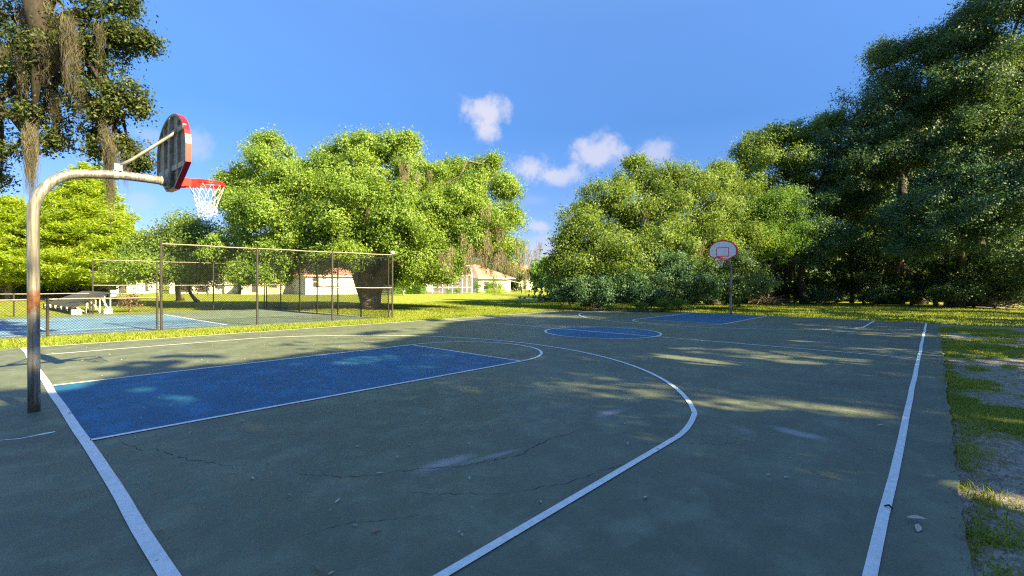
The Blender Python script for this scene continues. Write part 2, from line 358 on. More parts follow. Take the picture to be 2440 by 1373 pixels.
# ------------------------------------------------------------------ foliage
def unit(n):
    v = rng.normal(size=(n, 3)); return v/np.linalg.norm(v, axis=1)[:, None]
def leaves(C, Nn, size, aspect=.5):
    n = len(C); Nn = Nn/(np.linalg.norm(Nn, axis=1)[:, None]+1e-9)
    t = np.cross(Nn, unit(n)); t /= np.linalg.norm(t, axis=1)[:, None]+1e-9; b = np.cross(Nn, t)
    s = size*rng.uniform(.6, 1.3, (n, 1))
    V = np.empty((n, 4, 3)); V[:, 0] = C-t*s*.5; V[:, 1] = C+b*s*aspect*.5+Nn*s*.08; V[:, 2] = C+t*s*.5; V[:, 3] = C-b*s*aspect*.5+Nn*s*.08
    return V.reshape(-1, 3)
def quads(n): return np.arange(n*4).reshape(-1, 4)
def lobes_px(L_):                 # (px,py,depth,rpx[,vertical factor])
    out = []
    for l in L_:
        r = l[3]*l[2]/FPX; out.append((at(l[0], l[1], l[2]), np.array([r, r, r*(l[4] if len(l) > 4 else .85)])))
    return out
def crown_points(lobes, clumps_per_m2, cr, per, flat=.8, shell=.2, inner=.25, zmin=.3, sprig=.25, sub=15, cull=.36):
    Cs, Ns = [], []
    if sub:
        L2 = []
        for c, r in lobes:
            m = int(sub*rng.uniform(.8, 1.2)); d = unit(m); d[:, 2] = np.where(rng.random(m) < .6, d[:, 2], np.abs(d[:, 2])*.95-.15)
            d /= np.linalg.norm(d, axis=1)[:, None]
            for q in d:
                k = rng.uniform(.22, .42); L2.append((c+q*r*rng.uniform(.6, .92), np.array([r[0]*k*1.05, r[1]*k*1.05, (r[0]*.5+r[2]*.5)*k])))
        lobes = L2
    for c, r in lobes:
        area = 4*PI*((r[0]*r[1]+r[0]*r[2]+r[1]*r[2])/3)
        n = max(6, int(area*clumps_per_m2))
        d = unit(n); d[:, 2] = np.where(rng.random(n) < .5, d[:, 2], np.abs(d[:, 2])*.9-.15)
        d /= np.linalg.norm(d, axis=1)[:, None]
        rr = np.where(rng.random(n) < inner, rng.uniform(.3, .9, n), 1-np.abs(rng.normal(0, shell, n))+.06)
        # bumpy surface
        bm = 1+.13*np.sin(d[:, 0]*5.1+c[0])*np.cos(d[:, 1]*4.3+c[1])+.10*np.sin(d[:, 2]*7+c[0]*2+d[:, 0]*6)
        P = c+d*r*(rr*bm)[:, None]
        n3 = .5*vnoise(P[:, 0]+1.7*P[:, 2], P[:, 1]-.6*P[:, 2], 1.25/max(.5, cr*2.4))+.5*vnoise(P[:, 0]-P[:, 2]*.9+40, P[:, 1]+1.3*P[:, 2], 1.25/max(.5, cr*2.4))
        keep = (P[:, 2] > zmin) & (n3 > cull); P = P[keep]; d = d[keep]; n = len(P)
        m = rng.poisson(per, n); idx = np.repeat(np.arange(n), m)
        crr = cr*rng.uniform(.55, 1.35, n)[idx][:, None]
        off = rng.normal(size=(len(idx), 3))*crr*np.array([1, 1, flat])
        Q = P[idx]+off
        nn = d[idx]*.8+np.array([0, 0, .25])+rng.normal(size=(len(idx), 3))*.45+off/(crr+1e-6)*.25
        Cs.append(Q); Ns.append(nn)
        # sprigs breaking the outline
        ns = int(n*sprig)
        if ns:
            j = rng.integers(0, n, ns); dirs = d[j]*.7+unit(ns)*.6+np.array([0, 0, .25]); dirs /= np.linalg.norm(dirs, axis=1)[:, None]
            k = 12; tt = rng.uniform(0, 1, (ns, k, 1))
            Q = P[j][:, None]+dirs[:, None]*tt*cr*2.6*rng.uniform(.5, 1.2, (ns, 1, 1))+rng.normal(size=(ns, k, 3))*cr*.22
            Cs.append(Q.reshape(-1, 3)); Ns.append((dirs[:, None]*.2+rng.normal(size=(ns, k, 3))+np.array([0, 0, .4])).reshape(-1, 3))
    C = np.concatenate(Cs); Nn = np.concatenate(Ns); k = C[:, 2] > .06
    return C[k], Nn[k]
def trunk_mb(base, forks, r0, lobes, twigs=3):
    mb = MB(); base = np.array(base, float)
    F = [np.array(f, float) for f in forks]
    fr = []
    for f in F:
        pts = []; rs = []
        bend = rng.normal(size=3)*.12*np.linalg.norm(f-base)*np.array([1, 1, .2])
        for t in np.linspace(0, 1, 8):
            p = base+(f-base)*t+bend*math.sin(t*PI)*.5; pts.append(p); rs.append(r0*(1.0-.5*t)*(1+.55*max(0, .18-t)/.18))
        mb.tube(pts, rs, 10); fr.append(r0*.5)
    for c, r in lobes:
        i = int(np.argmin([np.linalg.norm((f-c)*[1, 1, .6]) for f in F])); f = F[i]; s = f
        mid = (s+c)/2+np.array([0, 0, .12*np.linalg.norm(c-s)])+rng.normal(size=3)*.08*np.linalg.norm(c-s)
        pts = [(1-t)**2*s+2*t*(1-t)*mid+t*t*c for t in np.linspace(0, 1, 8)]
        pts = [q+rng.normal(size=3)*.04*np.linalg.norm(c-s)*(0 < a < 7) for a, q in enumerate(pts)]
        mb.tube(pts, np.linspace(fr[i]*.62, .05, 8), 6)
        for k in range(twigs):
            a = pts[rng.integers(3, 8)]; d = unit(1)[0]; d[2] = abs(d[2])*.6; e = c+d*r*.95
            m2 = (a+e)/2+rng.normal(size=3)*.15*r
            mb.tube([a, (a+m2)/2+rng.normal(size=3)*.05*r, m2, (m2+e)/2, e], [.06, .05, .04, .028, .015], 4)
    return mb
def moss(points, length, width, strands, sw=.02):
    Vs = []
    for p in points:
        Ln = length*rng.uniform(.45, 1.15); n = strands
        top = p+rng.normal(size=(n, 3))*np.array([width, width, .12]); k = 7
        ln = Ln*rng.uniform(.25, 1.0, n)**.8
        ang = rng.uniform(0, PI, n); side = np.stack([np.cos(ang), np.sin(ang), np.zeros(n)], -1)
        pr = None; ph = rng.uniform(0, 6, (n, 2))
        for i in range(k+1):
            t = i/k; c = top.copy(); c[:, 2] -= ln*t
            c[:, :2] += (p[:2]-top[:, :2])*(.35*t)+np.stack([np.sin(t*9+ph[:, 0]), np.cos(t*8+ph[:, 1])], -1)*.03+rng.normal(size=(n, 2))*.022
            wd = (sw*(1-t*.75)*rng.uniform(.5, 1.4, n))[:, None]
            a, b = c-side*wd, c+side*wd
            if pr is not None:
                Vs.append(np.stack([pr[0], pr[1], b, a], 1).reshape(-1, 3))
            pr = (a, b)
    return np.concatenate(Vs)
def tree(name, label, group, lobes, base, forks, r0, mat, dens, cr, per, leaf, asp=.55, bark='bark', mossL=0, mosspts=None, mosslen=1.2, mossw=.16, strands=26, msw=.018, twigs=3, mossmat='moss', keep=None, **kw):
    e = empty(name, base, label, 'tree' if 'shrub' not in name and 'bush' not in name else 'shrub', group)
    off = np.array([float(x) for x in base])
    C, Nn = crown_points(lobes, dens, cr, per, **kw)
    if keep is not None: k = keep(C); C, Nn = C[k], Nn[k]
    npmesh('crown' if e['category'] == 'tree' else 'foliage', leaves(C, Nn, leaf, asp)-off, quads(len(C)), MAT[mat], e)
    mb = trunk_mb(base, forks, r0, lobes, twigs); mb.v = [tuple(np.array(v)-off) for v in mb.v]
    mb.build('trunk' if e['category'] == 'tree' else 'stem', MAT[bark], e, True)
    P = [] if mosspts is None else list(mosspts)
    if mossL:
        sel = rng.integers(0, len(C), mossL*6); low = sorted(sel, key=lambda i: C[i][2])[:mossL*4]
        P += [C[i] for i in low[:mossL*4:4]]
    if P:
        V = moss(np.array(P), mosslen, mossw, strands, msw)-off
        npmesh('spanish_moss', V, quads(len(V)//4), MAT[mossmat], e)
    return e

def bare(x, y):
    x = np.asarray(x, float); y = np.asarray(y, float)
    # bands of bare sand beside the right edge of the court, thinning out with distance
    b = .42*vnoise(x, y, .55)+.34*vnoise(x+9, y*1.3, 1.7)+.24*vnoise(x, y+7, 4.2)
    edge = np.clip(1-(-y-.4)/7.0, 0, 1)*np.clip(1.15-(x-2)/16, 0, 1)
    near = (y < -.3)
    v = np.where(near, b+.20*edge-.14, 0)
    path = np.exp(-((y+3.3-.1*np.sin(x*.4))/.9)**2)*np.clip((x-17)/6, 0, 1)*.35*near
    strip = np.where((y > 15.6) & (y < 16.05), .55*vnoise(x, y, 3)+.1, 0)
    return np.clip(v+path+strip, 0, 1)
def gz(x, y):
    x = np.asarray(x, float); y = np.asarray(y, float)
    return -.035+.02*(vnoise(x, y, .8)-.5)*np.where(y < -.6, 1, 0)*(x < 40)

# ------------------------------------------------------------------ ground
CL_, CW = 25.459, 15.597
EDGE_R = -.40
def axis(*segs):
    a = []
    for (s, e, d) in segs: a += list(np.arange(s, e-1e-6, d))
    return np.array(a+[segs[-1][1]])
ax = axis((-900, -60, 120), (-60, -6, 6), (-6, 1, .5), (1, 10, .09), (10, 22, .25), (22, 60, 2), (60, 200, 20), (200, 1500, 130))
ay = axis((-900, -60, 120), (-60, -12, 6), (-12, -6, .5), (-6, -.2, .09), (-.2, 15.2, 2.2), (15.2, 18.5, .1), (18.5, 60, 2.2), (60, 200, 20), (200, 1500, 130))
X, Y = np.meshgrid(ax, ay, indexing='ij'); Z = gz(X, Y); nx, ny = X.shape
I = np.arange(nx*ny).reshape(nx, ny)
F = np.stack([I[:-1, :-1], I[1:, :-1], I[1:, 1:], I[:-1, 1:]], -1).reshape(-1, 4)
go = npmesh('ground', np.stack([X, Y, Z], -1).reshape(-1, 3), F, MAT['ground'], kind='structure')
a = go.data.attributes.new('bare', 'FLOAT', 'POINT'); a.data.foreach_set('value', bare(X, Y).astype(np.float32).ravel())

# basketball court slab with a slightly ragged edge
def ragged(x0, y0, x1, y1, n, amp):
    p0, p1 = np.array([x0, y0]), np.array([x1, y1]); d = p1-p0; L0 = np.linalg.norm(d); nn = np.array([-d[1], d[0]])/L0
    return [tuple(p0+d*t+nn*amp*(float(vnoise(t*L0, x0+3, 1.3))-.5+.5*(float(vnoise(t*L0, x0, 5))-.5))*2) for t in np.arange(n)/n]
XN = -4.2
outl = ragged(XN, EDGE_R, CL_+.42, EDGE_R, 300, .03)+ragged(CL_+.42, EDGE_R, CL_+.42, CW+.16, 60, .02)+ragged(CL_+.42, CW+.16, XN, CW+.16, 150, .02)+ragged(XN, CW+.16, XN, EDGE_R, 40, .02)
mb = MB(); mb.prism(outl, lambda a, b: (a, b, -.06), lambda a, b: (a, b, 0.0)); court = mb.build('basketball_court', MAT['court'], kind='structure')

def sheet(mb, pts, wd, z, closed=False):      # mitred ribbon along a polyline
    P = np.array(pts, float); n = len(P); T = np.zeros_like(P)
    for i in range(n):
        if closed: T[i] = P[(i+1) % n]-P[i-1]
        else:
            a_ = P[min(i+1, n-1)]-P[max(i, 1)-1 if i == n-1 else i]; b_ = P[i]-P[i-1] if i > 0 else a_
            a_ = a_/np.linalg.norm(a_); b_ = b_/np.linalg.norm(b_) if np.linalg.norm(b_) > 0 else a_; T[i] = a_+b_
    T /= np.linalg.norm(T, axis=1)[:, None]; Nn = np.stack([-T[:, 1], T[:, 0]], -1)
    w_ = np.full(n, wd/2) if not hasattr(wd, '__len__') else np.array(wd)/2
    A = P+Nn*w_[:, None]; B = P-Nn*w_[:, None]
    vs = [(*q, z) for q in A]+[(*q, z) for q in B]; m = n if closed else n-1
    mb.add(vs, [(i, n+i, n+(i+1) % n, (i+1) % n) for i in range(m)])
def seg(a, b, n=2, wob=0):
    a = np.array(a, float); b = np.array(b, float); d = (b-a)/np.linalg.norm(b-a); nn = np.array([-d[1], d[0]])
    ts = np.linspace(0, 1, n); L0 = np.linalg.norm(b-a)
    return [a+(b-a)*t+nn*wob*(float(vnoise(t*L0, a[0]*3+a[1], .9))-.5) for t in ts]
cy = CW/2; KW = 3.658/2; FT = 6.58; YS = 6.077; BX = 2.3365; RR = 6.4904
ZL = .008
def arcp(cx, r, a0, a1, n=60, flip=False):
    return [np.array([(CL_-(cx+r*math.cos(t))) if flip else cx+r*math.cos(t), cy+r*math.sin(t)]) for t in np.linspace(a0, a1, n)]
mb = MB(); W_ = .063
for s in (0, CW): sheet(mb, seg((-.03, s), (CL_+.03, s), 60, .02), W_, ZL)
for s in (0, CL_): sheet(mb, seg((s, .03), (s, CW-.03), 50, .035), .085 if s == 0 else W_, ZL)
sheet(mb, seg((CL_/2, .03), (CL_/2, CW-.03), 40, .015), W_*1.15, ZL)
mb.build('boundary_line', MAT['line'], court)
mb = MB(); th = math.acos(math.sqrt(max(0, RR*RR-YS*YS))/RR)
for fl in (False, True):
    xs = BX+math.sqrt(RR*RR-YS*YS); m = (lambda x: CL_-x) if fl else (lambda x: x)
    pts = seg((m(.04), cy-YS), (m(xs), cy-YS), 24)[:-1][::2]+[np.array([m(xs), cy-YS])]+arcp(BX, RR, -th, th, 90, fl)[1:-1]+seg((m(xs), cy+YS), (m(.04), cy+YS), 12)
    def rnd(pts, k):      # small rounded bend where the straight meets the arc
        a_, v_, b_ = pts[k-2], pts[k], pts[k+4]; return pts[:k-1]+[(1-t)**2*np.array(pts[k-1])+2*t*(1-t)*np.array(v_)+t*t*np.array(b_) for t in np.linspace(.05, .95, 9)]+pts[k+4:]
    pts = rnd(pts, 11); pts = rnd(pts[::-1], 11)
    sheet(mb, pts, W_, ZL)
mb.build('three_point_line', MAT['line'], court)
mb = MB(); kb = MB()
for fl in (False, True):
    m = (lambda x: CL_-x) if fl else (lambda x: x)
    for s in (-1, 1): sheet(mb, seg((m(.04), cy+s*KW), (m(FT), cy+s*KW), 20, .01), W_, ZL)
    sheet(mb, seg((m(FT), cy-KW+.03), (m(FT), cy+KW-.03), 8), W_*.85, ZL)
    sheet(mb, arcp(FT+.03, KW, -PI/2, PI/2, 50, fl), W_, ZL+.0015)
    x0, x1 = sorted((m(.03), m(FT))); 
    kb.add([(x0, cy-KW, .004), (x1, cy-KW, .004), (x1, cy+KW, .004), (x0, cy+KW, .004)], [(0, 1, 2, 3)])
mb.build('lane_line', MAT['line'], court); kb.build('free_throw_lane', MAT['courtblue'], court)
mb = MB(); c_ = [np.array([CL_/2+1.83*math.cos(t), cy+1.83*math.sin(t)]) for t in np.linspace(0, 2*PI, 97)[:-1]]
sheet(mb, c_, W_, ZL+.0015, True); mb.build('circle_line', MAT['line'], court)
mb = MB(); mb.add([(*q, .004) for q in c_], [tuple(range(96))]); mb.build('centre_circle', MAT['courtblue'], court)
# cracks in the coating
mb = MB()
def crack(pts, wd, jit=.02):
    P = [np.array(p, float) for p in pts]; out = []
    for a_, b_ in zip(P[:-1], P[1:]):
        k = max(4, int(np.linalg.norm(b_-a_)/.035))
        for i in range(k): out.append(a_+(b_-a_)*i/k+rng.normal(size=2)*jit*.5)
    out.append(P[-1]); w_ = wd*.7*(.2+1.1*rng.random(len(out)))*np.minimum(1, np.minimum(np.arange(len(out)), np.arange(len(out))[::-1])/6+.1)
    sheet(mb, out, w_, .0025)
crack([(.23, 5.76), (.32, 5.24), (.40, 5.23), (.52, 4.75), (.75, 4.2)], .009)
crack([(1.0, 3.72), (1.22, 3.42), (1.25, 3.31), (1.5, 3.15)], .009)
crack([(1.5, 3.16), (1.75, 3.05), (2.1, 2.77), (2.6, 2.6), (3.1, 2.65), (3.6, 2.6)], .011, .03)
crack([(1.45, 2.72), (1.6, 2.5), (1.92, 2.15), (2.4, 1.92), (2.87, 1.82), (3.3, 1.68)], .007)
crack([(.6, 2.7), (.9, 2.63), (1.05, 2.5), (1.3, 2.35)], .006)
crack([(3.56, 2.0), (4.2, 1.3), (4.6, 1.1)], .005)
mb.build('crack', MAT['crack'], court)
mb = MB()
o_ = [(.0-.55, 6.62), (-.42, 6.55), (-.3, 6.58), (-.16, 6.6)]
sheet(mb, seg(o_[0], o_[1], 4)+seg(o_[1], o_[2], 4)[1:]+seg(o_[2], o_[3], 4)[1:], [.012, .02, .018, .025, .02, .03, .035, .05, .05, .03][:10], .003); mb.build('scuff', MAT['line'], court)

# neighbouring tennis court
F0 = np.array([11.3, 17.42]); F3 = np.array([.57, 18.08]); B0 = np.array([10.75, 29.35]); 
mb = MB(); tcp = [(-22, 18.9+.6), (-.0, 18.15), (11.25, 17.5), (10.72, 28.6), (10.4, 29.3), (-22, 30.6)]
mb.prism(tcp, lambda a, b: (a, b, -.06), lambda a, b: (a, b, -.004)); tcourt = mb.build('tennis_court', MAT['tgreen'], kind='structure')
mb = MB(); mb.add([(-22, 19.5, 0), (5.3, 19.0, 0), (5.18, 27.1, 0), (-22, 28.1, 0)], [(0, 1, 2, 3)]); mb.build('playing_area', MAT['tblue'], tcourt)
mb = MB()
sheet(mb, [(5.32, 18.98), (5.16, 27.1)], .09, .004); sheet(mb, [(5.27, 19.02), (-22, 19.55)], .08, .004); sheet(mb, [(5.25, 20.3), (-22, 20.8)], .06, .004)
sheet(mb, [(5.1, 27.05), (-22, 28.05)], .07, .004); sheet(mb, [(5.1, 25.9), (-22, 26.8)], .06, .0035); sheet(mb, [(.72, 20.45), (.55, 26.0)], .09, .0045)
mb.build('court_line', MAT['line'], tcourt)

# ------------------------------------------------------------------ basketball hoops
def fan(w, zt, zb, off=0):
    """fan shaped board outline, (y, z), optionally inset"""
    hw = w/2-off; t = zt-off; b = zb+off*.9; zs = zt-.52; p = []
    for a_ in np.linspace(0, PI, 25): p.append((hw*math.cos(a_), zs+(t-zs)*math.sin(a_)))
    zm = zb+.30+off*.25
    p += [(-hw, zm), (-.19+off*.2, b), (.19-off*.2, b), (hw, zm)]
    return p[::-1]
def hoop(loc, rz, label, near=True):
    e = empty('basketball_hoop', loc, label, 'basketball hoop', 'basketball hoops facing each other across the court', rz)
    PR = .0575; d = 1.41
    A = [(0, 0, -.04), (0, 0, .6), (0, 0, 1.3), (0, 0, 2.0), (0, 0, 2.18)]
    cx, cz, r = .62, 2.2, .60
    pts = A[:]
    for t in np.linspace(PI, PI/2+.12, 12): pts.append((.5+.5*math.cos(t), 0, 2.36+.58*math.sin(t)))
    pts += [(.8, 0, 2.985), (1.1, 0, 2.99), (1.32, 0, 2.985)]
    MB().tube(pts, PR, 20).build('pole', MAT['pole'], e, True)
    MB().tube([(1.26, 0, 2.986), (1.37, 0, 2.984)], .066, 16).build('arm_flange', MAT['alu'], e, False)
    w, zt, zb = 1.39, 3.93, 2.87
    bd = MB().prism(fan(w, zt, zb, .03), lambda a, b: (d, a, b), lambda a, b: (d+.03, a, b)).build('backboard', MAT['alu'], e)
    MB().prism(fan(w, zt, zb, .055), lambda a, b: (d+.0305, a, b), lambda a, b: (d+.034, a, b)).build('board_face', MAT['boardwhite'], bd)
    fo, fi = fan(w, zt, zb), fan(w, zt, zb, .055 if near else .065); n = len(fo); m = MB()
    for X0, X1 in ((d-.035, d+.034),):
        vs = [(X0, *q) for q in fo]+[(X1, *q) for q in fo]+[(X1, *q) for q in fi]+[(d+.034, *q) for q in fi]
        fin = fan(w, zt, zb, .018); vs += [(X0, *q) for q in fin]+[(d, *q) for q in fin]
        fs = []
        for i in range(n):
            j = (i+1) % n
            fs += [(i, j, n+j, n+i), (n+i, n+j, 2*n+j, 2*n+i), (2*n+i, 2*n+j, 3*n+j, 3*n+i), (4*n+i, 4*n+j, j, i), (5*n+i, 5*n+j, 4*n+j, 4*n+i)]
        m.add(vs, fs)
    m.build('board_border', MAT['red'], bd)
    fa, fb = fan(w, zt, zb, .0185), fan(w, zt, zb, .032); m = MB(); vs = [(d-.0352, *q) for q in fan(w, zt, zb, .001)]+[(d-.0352, *q) for q in fb]+[(d-.001, *q) for q in fb]
    m.add(vs, [(n+i, n+(i+1) % n, (i+1) % n, i) for i in range(n)]+[(2*n+i, 2*n+(i+1) % n, n+(i+1) % n, n+i) for i in range(n)]); m.build('back_flange', MAT['alu'], bd)
    # ribs on the back
    for y0, y1, z0, z1, dp in ((-.03, .03, 2.9, 3.88, .05), (-.34, -.30, 3.02, 3.8, .035), (.30, .34, 3.02, 3.8, .035)):
        MB().box(d-dp, y0, z0, d, y1, z1).build('rib', MAT['alu'], bd)
    for z0, hw, dp in ((3.62, .60, .04), (3.13, .60, .03)):
        for s in (-1, 1):
            ya, yb = sorted((s*.345, s*hw)); MB().box(d-dp, ya, z0, d, yb, z0+.07).build('rib', MAT['alubar'] if z0 < 3.2 else MAT['alu'], bd)
            ya, yb = sorted((s*.035, s*.295)); MB().box(d-dp, ya, z0, d, yb, z0+.07).build('rib', MAT['alubar'] if z0 < 3.2 else MAT['alu'], bd)
    m = MB(); hw, z0, z1, t = .305, 3.10, 3.56, .032
    for (a0, b0, a1, b1) in ((-hw, z0, hw, z0+t), (-hw, z1-t, hw, z1), (-hw, z0+t, -hw+t, z1-t), (hw-t, z0+t, hw, z1-t)): m.box(d+.0345, a0, b0, d+.037, a1, b1)
    m.build('target_square', MAT['red'], bd)
    MB().box(1.33, -.085, 2.90, d-.051, .085, 3.10).build('mounting_block', MAT['alu'], e)
    # braces and clamp
    m = MB()
    for s in (-1, 1):
        m.tube([(.80, s*.05, 3.10), (.93, s*.09, 3.20), (1.30, s*.26, 3.56), (d-.01, s*.315, 3.66)], .02, 10)
    m.build('brace', MAT['alubar'], e, True)
    m = MB(); m.tube([(.74, 0, 2.983), (.80, 0, 2.985)], .068, 16); m.box(.75, -.07, 3.03, .83, .07, 3.12); m.build('clamp', MAT['alubar'], e)
    # rim: double ring with a deep bracket
    rc, rr = d+.034+.16+.2286, .2286; rim = MB()
    for zz in (3.05, 3.018):
        rim.tube([(rc+rr*math.cos(t), rr*math.sin(t), zz) for t in np.linspace(0, 2*PI, 41)], .0085, 8, False)
    k_ = 40; vs = [(rc+(rr+q)*math.cos(2*PI*i/k_), (rr+q)*math.sin(2*PI*i/k_), zz) for q in (.004, -.001) for zz in (3.048, 3.02) for i in range(k_)]
    rim.add(vs, [(a_*k_+i, a_*k_+(i+1) % k_, b_*k_+(i+1) % k_, b_*k_+i) for a_, b_ in ((0, 1), (3, 2)) for i in range(k_)])
    rim = rim.build('rim', MAT['rimred'], e, True)
    m = MB()
    for s in (-1, 1):
        P = [(d+.039, s*.10), (d+.19, s*.13), (rc-.02, s*(rr+.008)), (rc+.09, s*(rr-.022))]; q = len(P)
        zt_, zb_ = [3.055]*q, [2.925, 2.955, 3.0, 3.012]
        vs = [(x, y, z) for (x, y), z in zip(P, zt_)]+[(x, y, z) for (x, y), z in zip(P, zb_)]
        vs += [(x, y-s*.006, z) for (x, y, z) in vs]
        fs = [(i, i+1, q+i+1, q+i) for i in range(q-1)]+[(2*q+i, 3*q+i, 3*q+i+1, 2*q+i+1) for i in range(q-1)]
        fs += [(i, 2*q+i, 2*q+i+1, i+1) for i in range(q-1)]+[(q+i, q+i+1, 3*q+i+1, 3*q+i) for i in range(q-1)]+[(0, q, 3*q, 2*q), (q-1, 3*q-1, 4*q-1, 2*q-1)]
        m.add(vs, fs)
    m.box(d+.039, -.095, 3.045, d+.20, .095, 3.058); m.box(d+.036, -.12, 2.91, d+.0395, .12, 3.09)
    m.build('rim_bracket', MAT['rimred'], rim)
    # net
    m = MB(); nn = 12; LN = .43
    def np_(a_, t, tw):
        r_ = rr*(1-.10*t)-.085*math.sin(min(1, t*1.25)*PI/2)**1.3
        j = .012 if near else .003
        return (rc+r_*math.cos(a_)+rng.normal()*j*t, r_*math.sin(a_)+rng.normal()*j*t, 3.012-LN*t+rng.normal()*j*t*1.2)
    for i in range(nn):
        for s in (-1, 1):
            tend = 1.0 if not near else rng.uniform(.85, 1.08)
            pts_ = [np_(2*PI*i/nn+s*t*2*PI/nn*1.7, t, s) for t in np.linspace(0, tend, 9)]
            m.tube(pts_, .0028 if near else .006, 4)
    for t in ((.62, .97) if near else (.97,)):
        m.tube([np_(a_, t, 0) for a_ in np.linspace(0, 2*PI, 25)], .0045 if near else .007, 4)
    if near:
        for i in range(16):
            a_ = rng.uniform(0, 2*PI); t0 = rng.uniform(.55, .9)
            m.tube([np_(a_+k*.25*rng.normal(), t0+k*.1, 0) for k in range(4)], .004, 4)
        m.tube([(rc-.03, .0, 2.63), (rc-.05, -.01, 2.56), (rc-.045, 0, 2.50)], .004, 4)
    m.build('net', MAT['net'], e)
    if near:
        # blue marker scrawl wrapped on the pole, facing the court
        m = MB(); sc_ = [(0.1, .98), (.45, .93), (.2, .88), (-.3, .84), (.35, .82), (.5, .76), (.05, .73), (-.35, .77), (-.1, .70), (.4, .68), (.45, .62), (0, .58), (-.3, .63)]
        pp = []
        for (u0, z0), (u1, z1) in zip(sc_[:-1], sc_[1:]):
            for k in range(6): pp.append((u0+(u1-u0)*k/6, z0+(z1-z0)*k/6))
        base_a = math.atan2(-.24-7.85, -.68+.25)+R(16)
        vs = []
        for (u, z) in pp:
            a_ = base_a-u*.30; vs += [((PR+.0015)*math.cos(a_), (PR+.0015)*math.sin(a_), z-.011), ((PR+.0015)*math.cos(a_+.14), (PR+.0015)*math.sin(a_+.14), z+.011)]
        m.add(vs, [(2*i, 2*i+1, 2*i+3, 2*i+2) for i in range(len(pp)-1)]); m.build('graffiti', MAT['bluemark'], e)
    return e
hoop((-.25, 7.85, 0), R(1.2), 'nearest basketball hoop with rust band on its bent steel pole, seen from behind at left', True)
hoop((CL_+.27, 7.80, -.12), PI+R(1), 'distant basketball hoop with white fan backboard facing the camera before dark trees', False)

# ------------------------------------------------------------------ chain-link fences
def mesh_wires(A, B, z0, z1, pitch=.075, t=.0045):
    A = np.array(A, float); B = np.array(B, float); Lx = np.linalg.norm(B-A); u = (B-A)/Lx; n = np.array([-u[1], u[0]]); H = z1-z0
    V = []
    for s in (1, -1):
        k = np.arange(-H, Lx, pitch)
        a0 = k.copy(); a1 = k+H          # param along fence at bottom/top (45 deg)
        lo = np.maximum(a0, 0); hi = np.minimum(a1, Lx); ok = hi > lo+.01; a0, lo, hi = a0[ok], lo[ok], hi[ok]
        zl, zh = (lo-a0), (hi-a0)
        if s < 0: zl, zh = H-zl, H-zh
        for off3 in ((-t, 0), (t*.5, t*.87), (t*.5, -t*.87)): pass
        tri = [(-t*1.0, 0.0), (t*.6, t), (t*.6, -t)]
        for i in range(3):
            (p0, q0), (p1, q1) = tri[i], tri[(i+1) % 3]
            def P(al, z, p_, q_): return np.stack([A[0]+u[0]*al+n[0]*(q_+s*t*1.2), A[1]+u[1]*al+n[1]*(q_+s*t*1.2), z0+z+p_], -1)
            V.append(np.stack([P(lo, zl, p0, q0), P(hi, zh, p0, q0), P(hi, zh, p1, q1), P(lo, zl, p1, q1)], 1).reshape(-1, 3))
    return np.concatenate(V)
def fence(name, label, posts, H, rails, group=None, pitch=.075, postr=.032, cap=None, postH=None, t=.0048):
    e = empty(name, (*posts[0], 0), label, 'fence', group); o = np.array([*posts[0], 0.0])
    for i, q in enumerate(posts):
        hh = H if postH is None else postH[i]
        m = MB(); p_ = np.array([*q, 0])-o; m.tube([p_+[0, 0, -.05], p_+[0, 0, hh+.02]], postr, 10); m.tube([p_+[0, 0, hh+.02], p_+[0, 0, hh+.045]], [postr*1.15, postr*.5], 10); m.build('post', MAT['fence'], e)
    for zr, spans in rails:
        for i in spans:
            a_ = np.array([*posts[i], zr])-o; b_ = np.array([*posts[i+1], zr])-o; MB().tube([a_, (a_*2+b_)/3+[0, 0, .006], (a_+2*b_)/3-[0, 0, .008], b_], .024, 8).build('rail', MAT['rail'], e)
    for i in range(len(posts)-1):
        V = mesh_wires(posts[i], posts[i+1], .04, H-.01, pitch, t)-o
        npmesh('wire_mesh', V, quads(len(V)//4), MAT['wire'], e)
    if cap is not None:
        bpy_c = MB(); q = np.array([*posts[cap], 0])-o; pts = []; rs = []
        for a_ in np.linspace(-PI/2, PI/2, 9): pts.append(q+[0, 0, H+.10+.075*math.sin(a_)]); rs.append(.012+.085*math.cos(a_))
        bpy_c.tube(pts, rs, 12).build('post_cap', MAT['bulb'], e, True)
    return e
fence('chain_link_fence', 'tall front chain-link fence of the tennis court, beside the strip of grass', [(3.2, 18.30), (6.02, 18.1), (8.76, 17.85), (11.3, 17.42)], 2.78, [(2.78, (0, 1, 2)), (1.35, (2,))], 'chain-link fences round the tennis court', cap=3, postH=[2.9, 2.78, 2.78, 2.78], postr=.038)
fence('chain_link_fence', 'low front chain-link fence left of the tall corner post', [(-5.4, 18.35), (-2.5, 18.25), (.57, 18.08), (3.1, 18.33)], 1.06, [(1.06, (0, 1, 2))], 'chain-link fences round the tennis court', postr=.034)
fence('chain_link_fence', 'tall side chain-link fence of the tennis court, running away toward the oak', [(11.22, 17.6), (10.96, 19.4), (10.9, 21.4), (10.84, 23.4), (10.8, 25.3), (10.75, 27.6), (10.7, 29.5)], 2.66, [(2.66, range(6)), (1.35, (0, 1, 2))], 'chain-link fences round the tennis court', pitch=.085)
fence('chain_link_fence', 'tall back chain-link fence of the tennis court, in front of the houses', [(10.6, 29.55), (7.96, 29.65), (5.44, 29.85), (2.95, 30.0)], 2.6, [(2.6, (0, 1, 2)), (1.37, (0, 1, 2))], 'chain-link fences round the tennis court', pitch=.10)
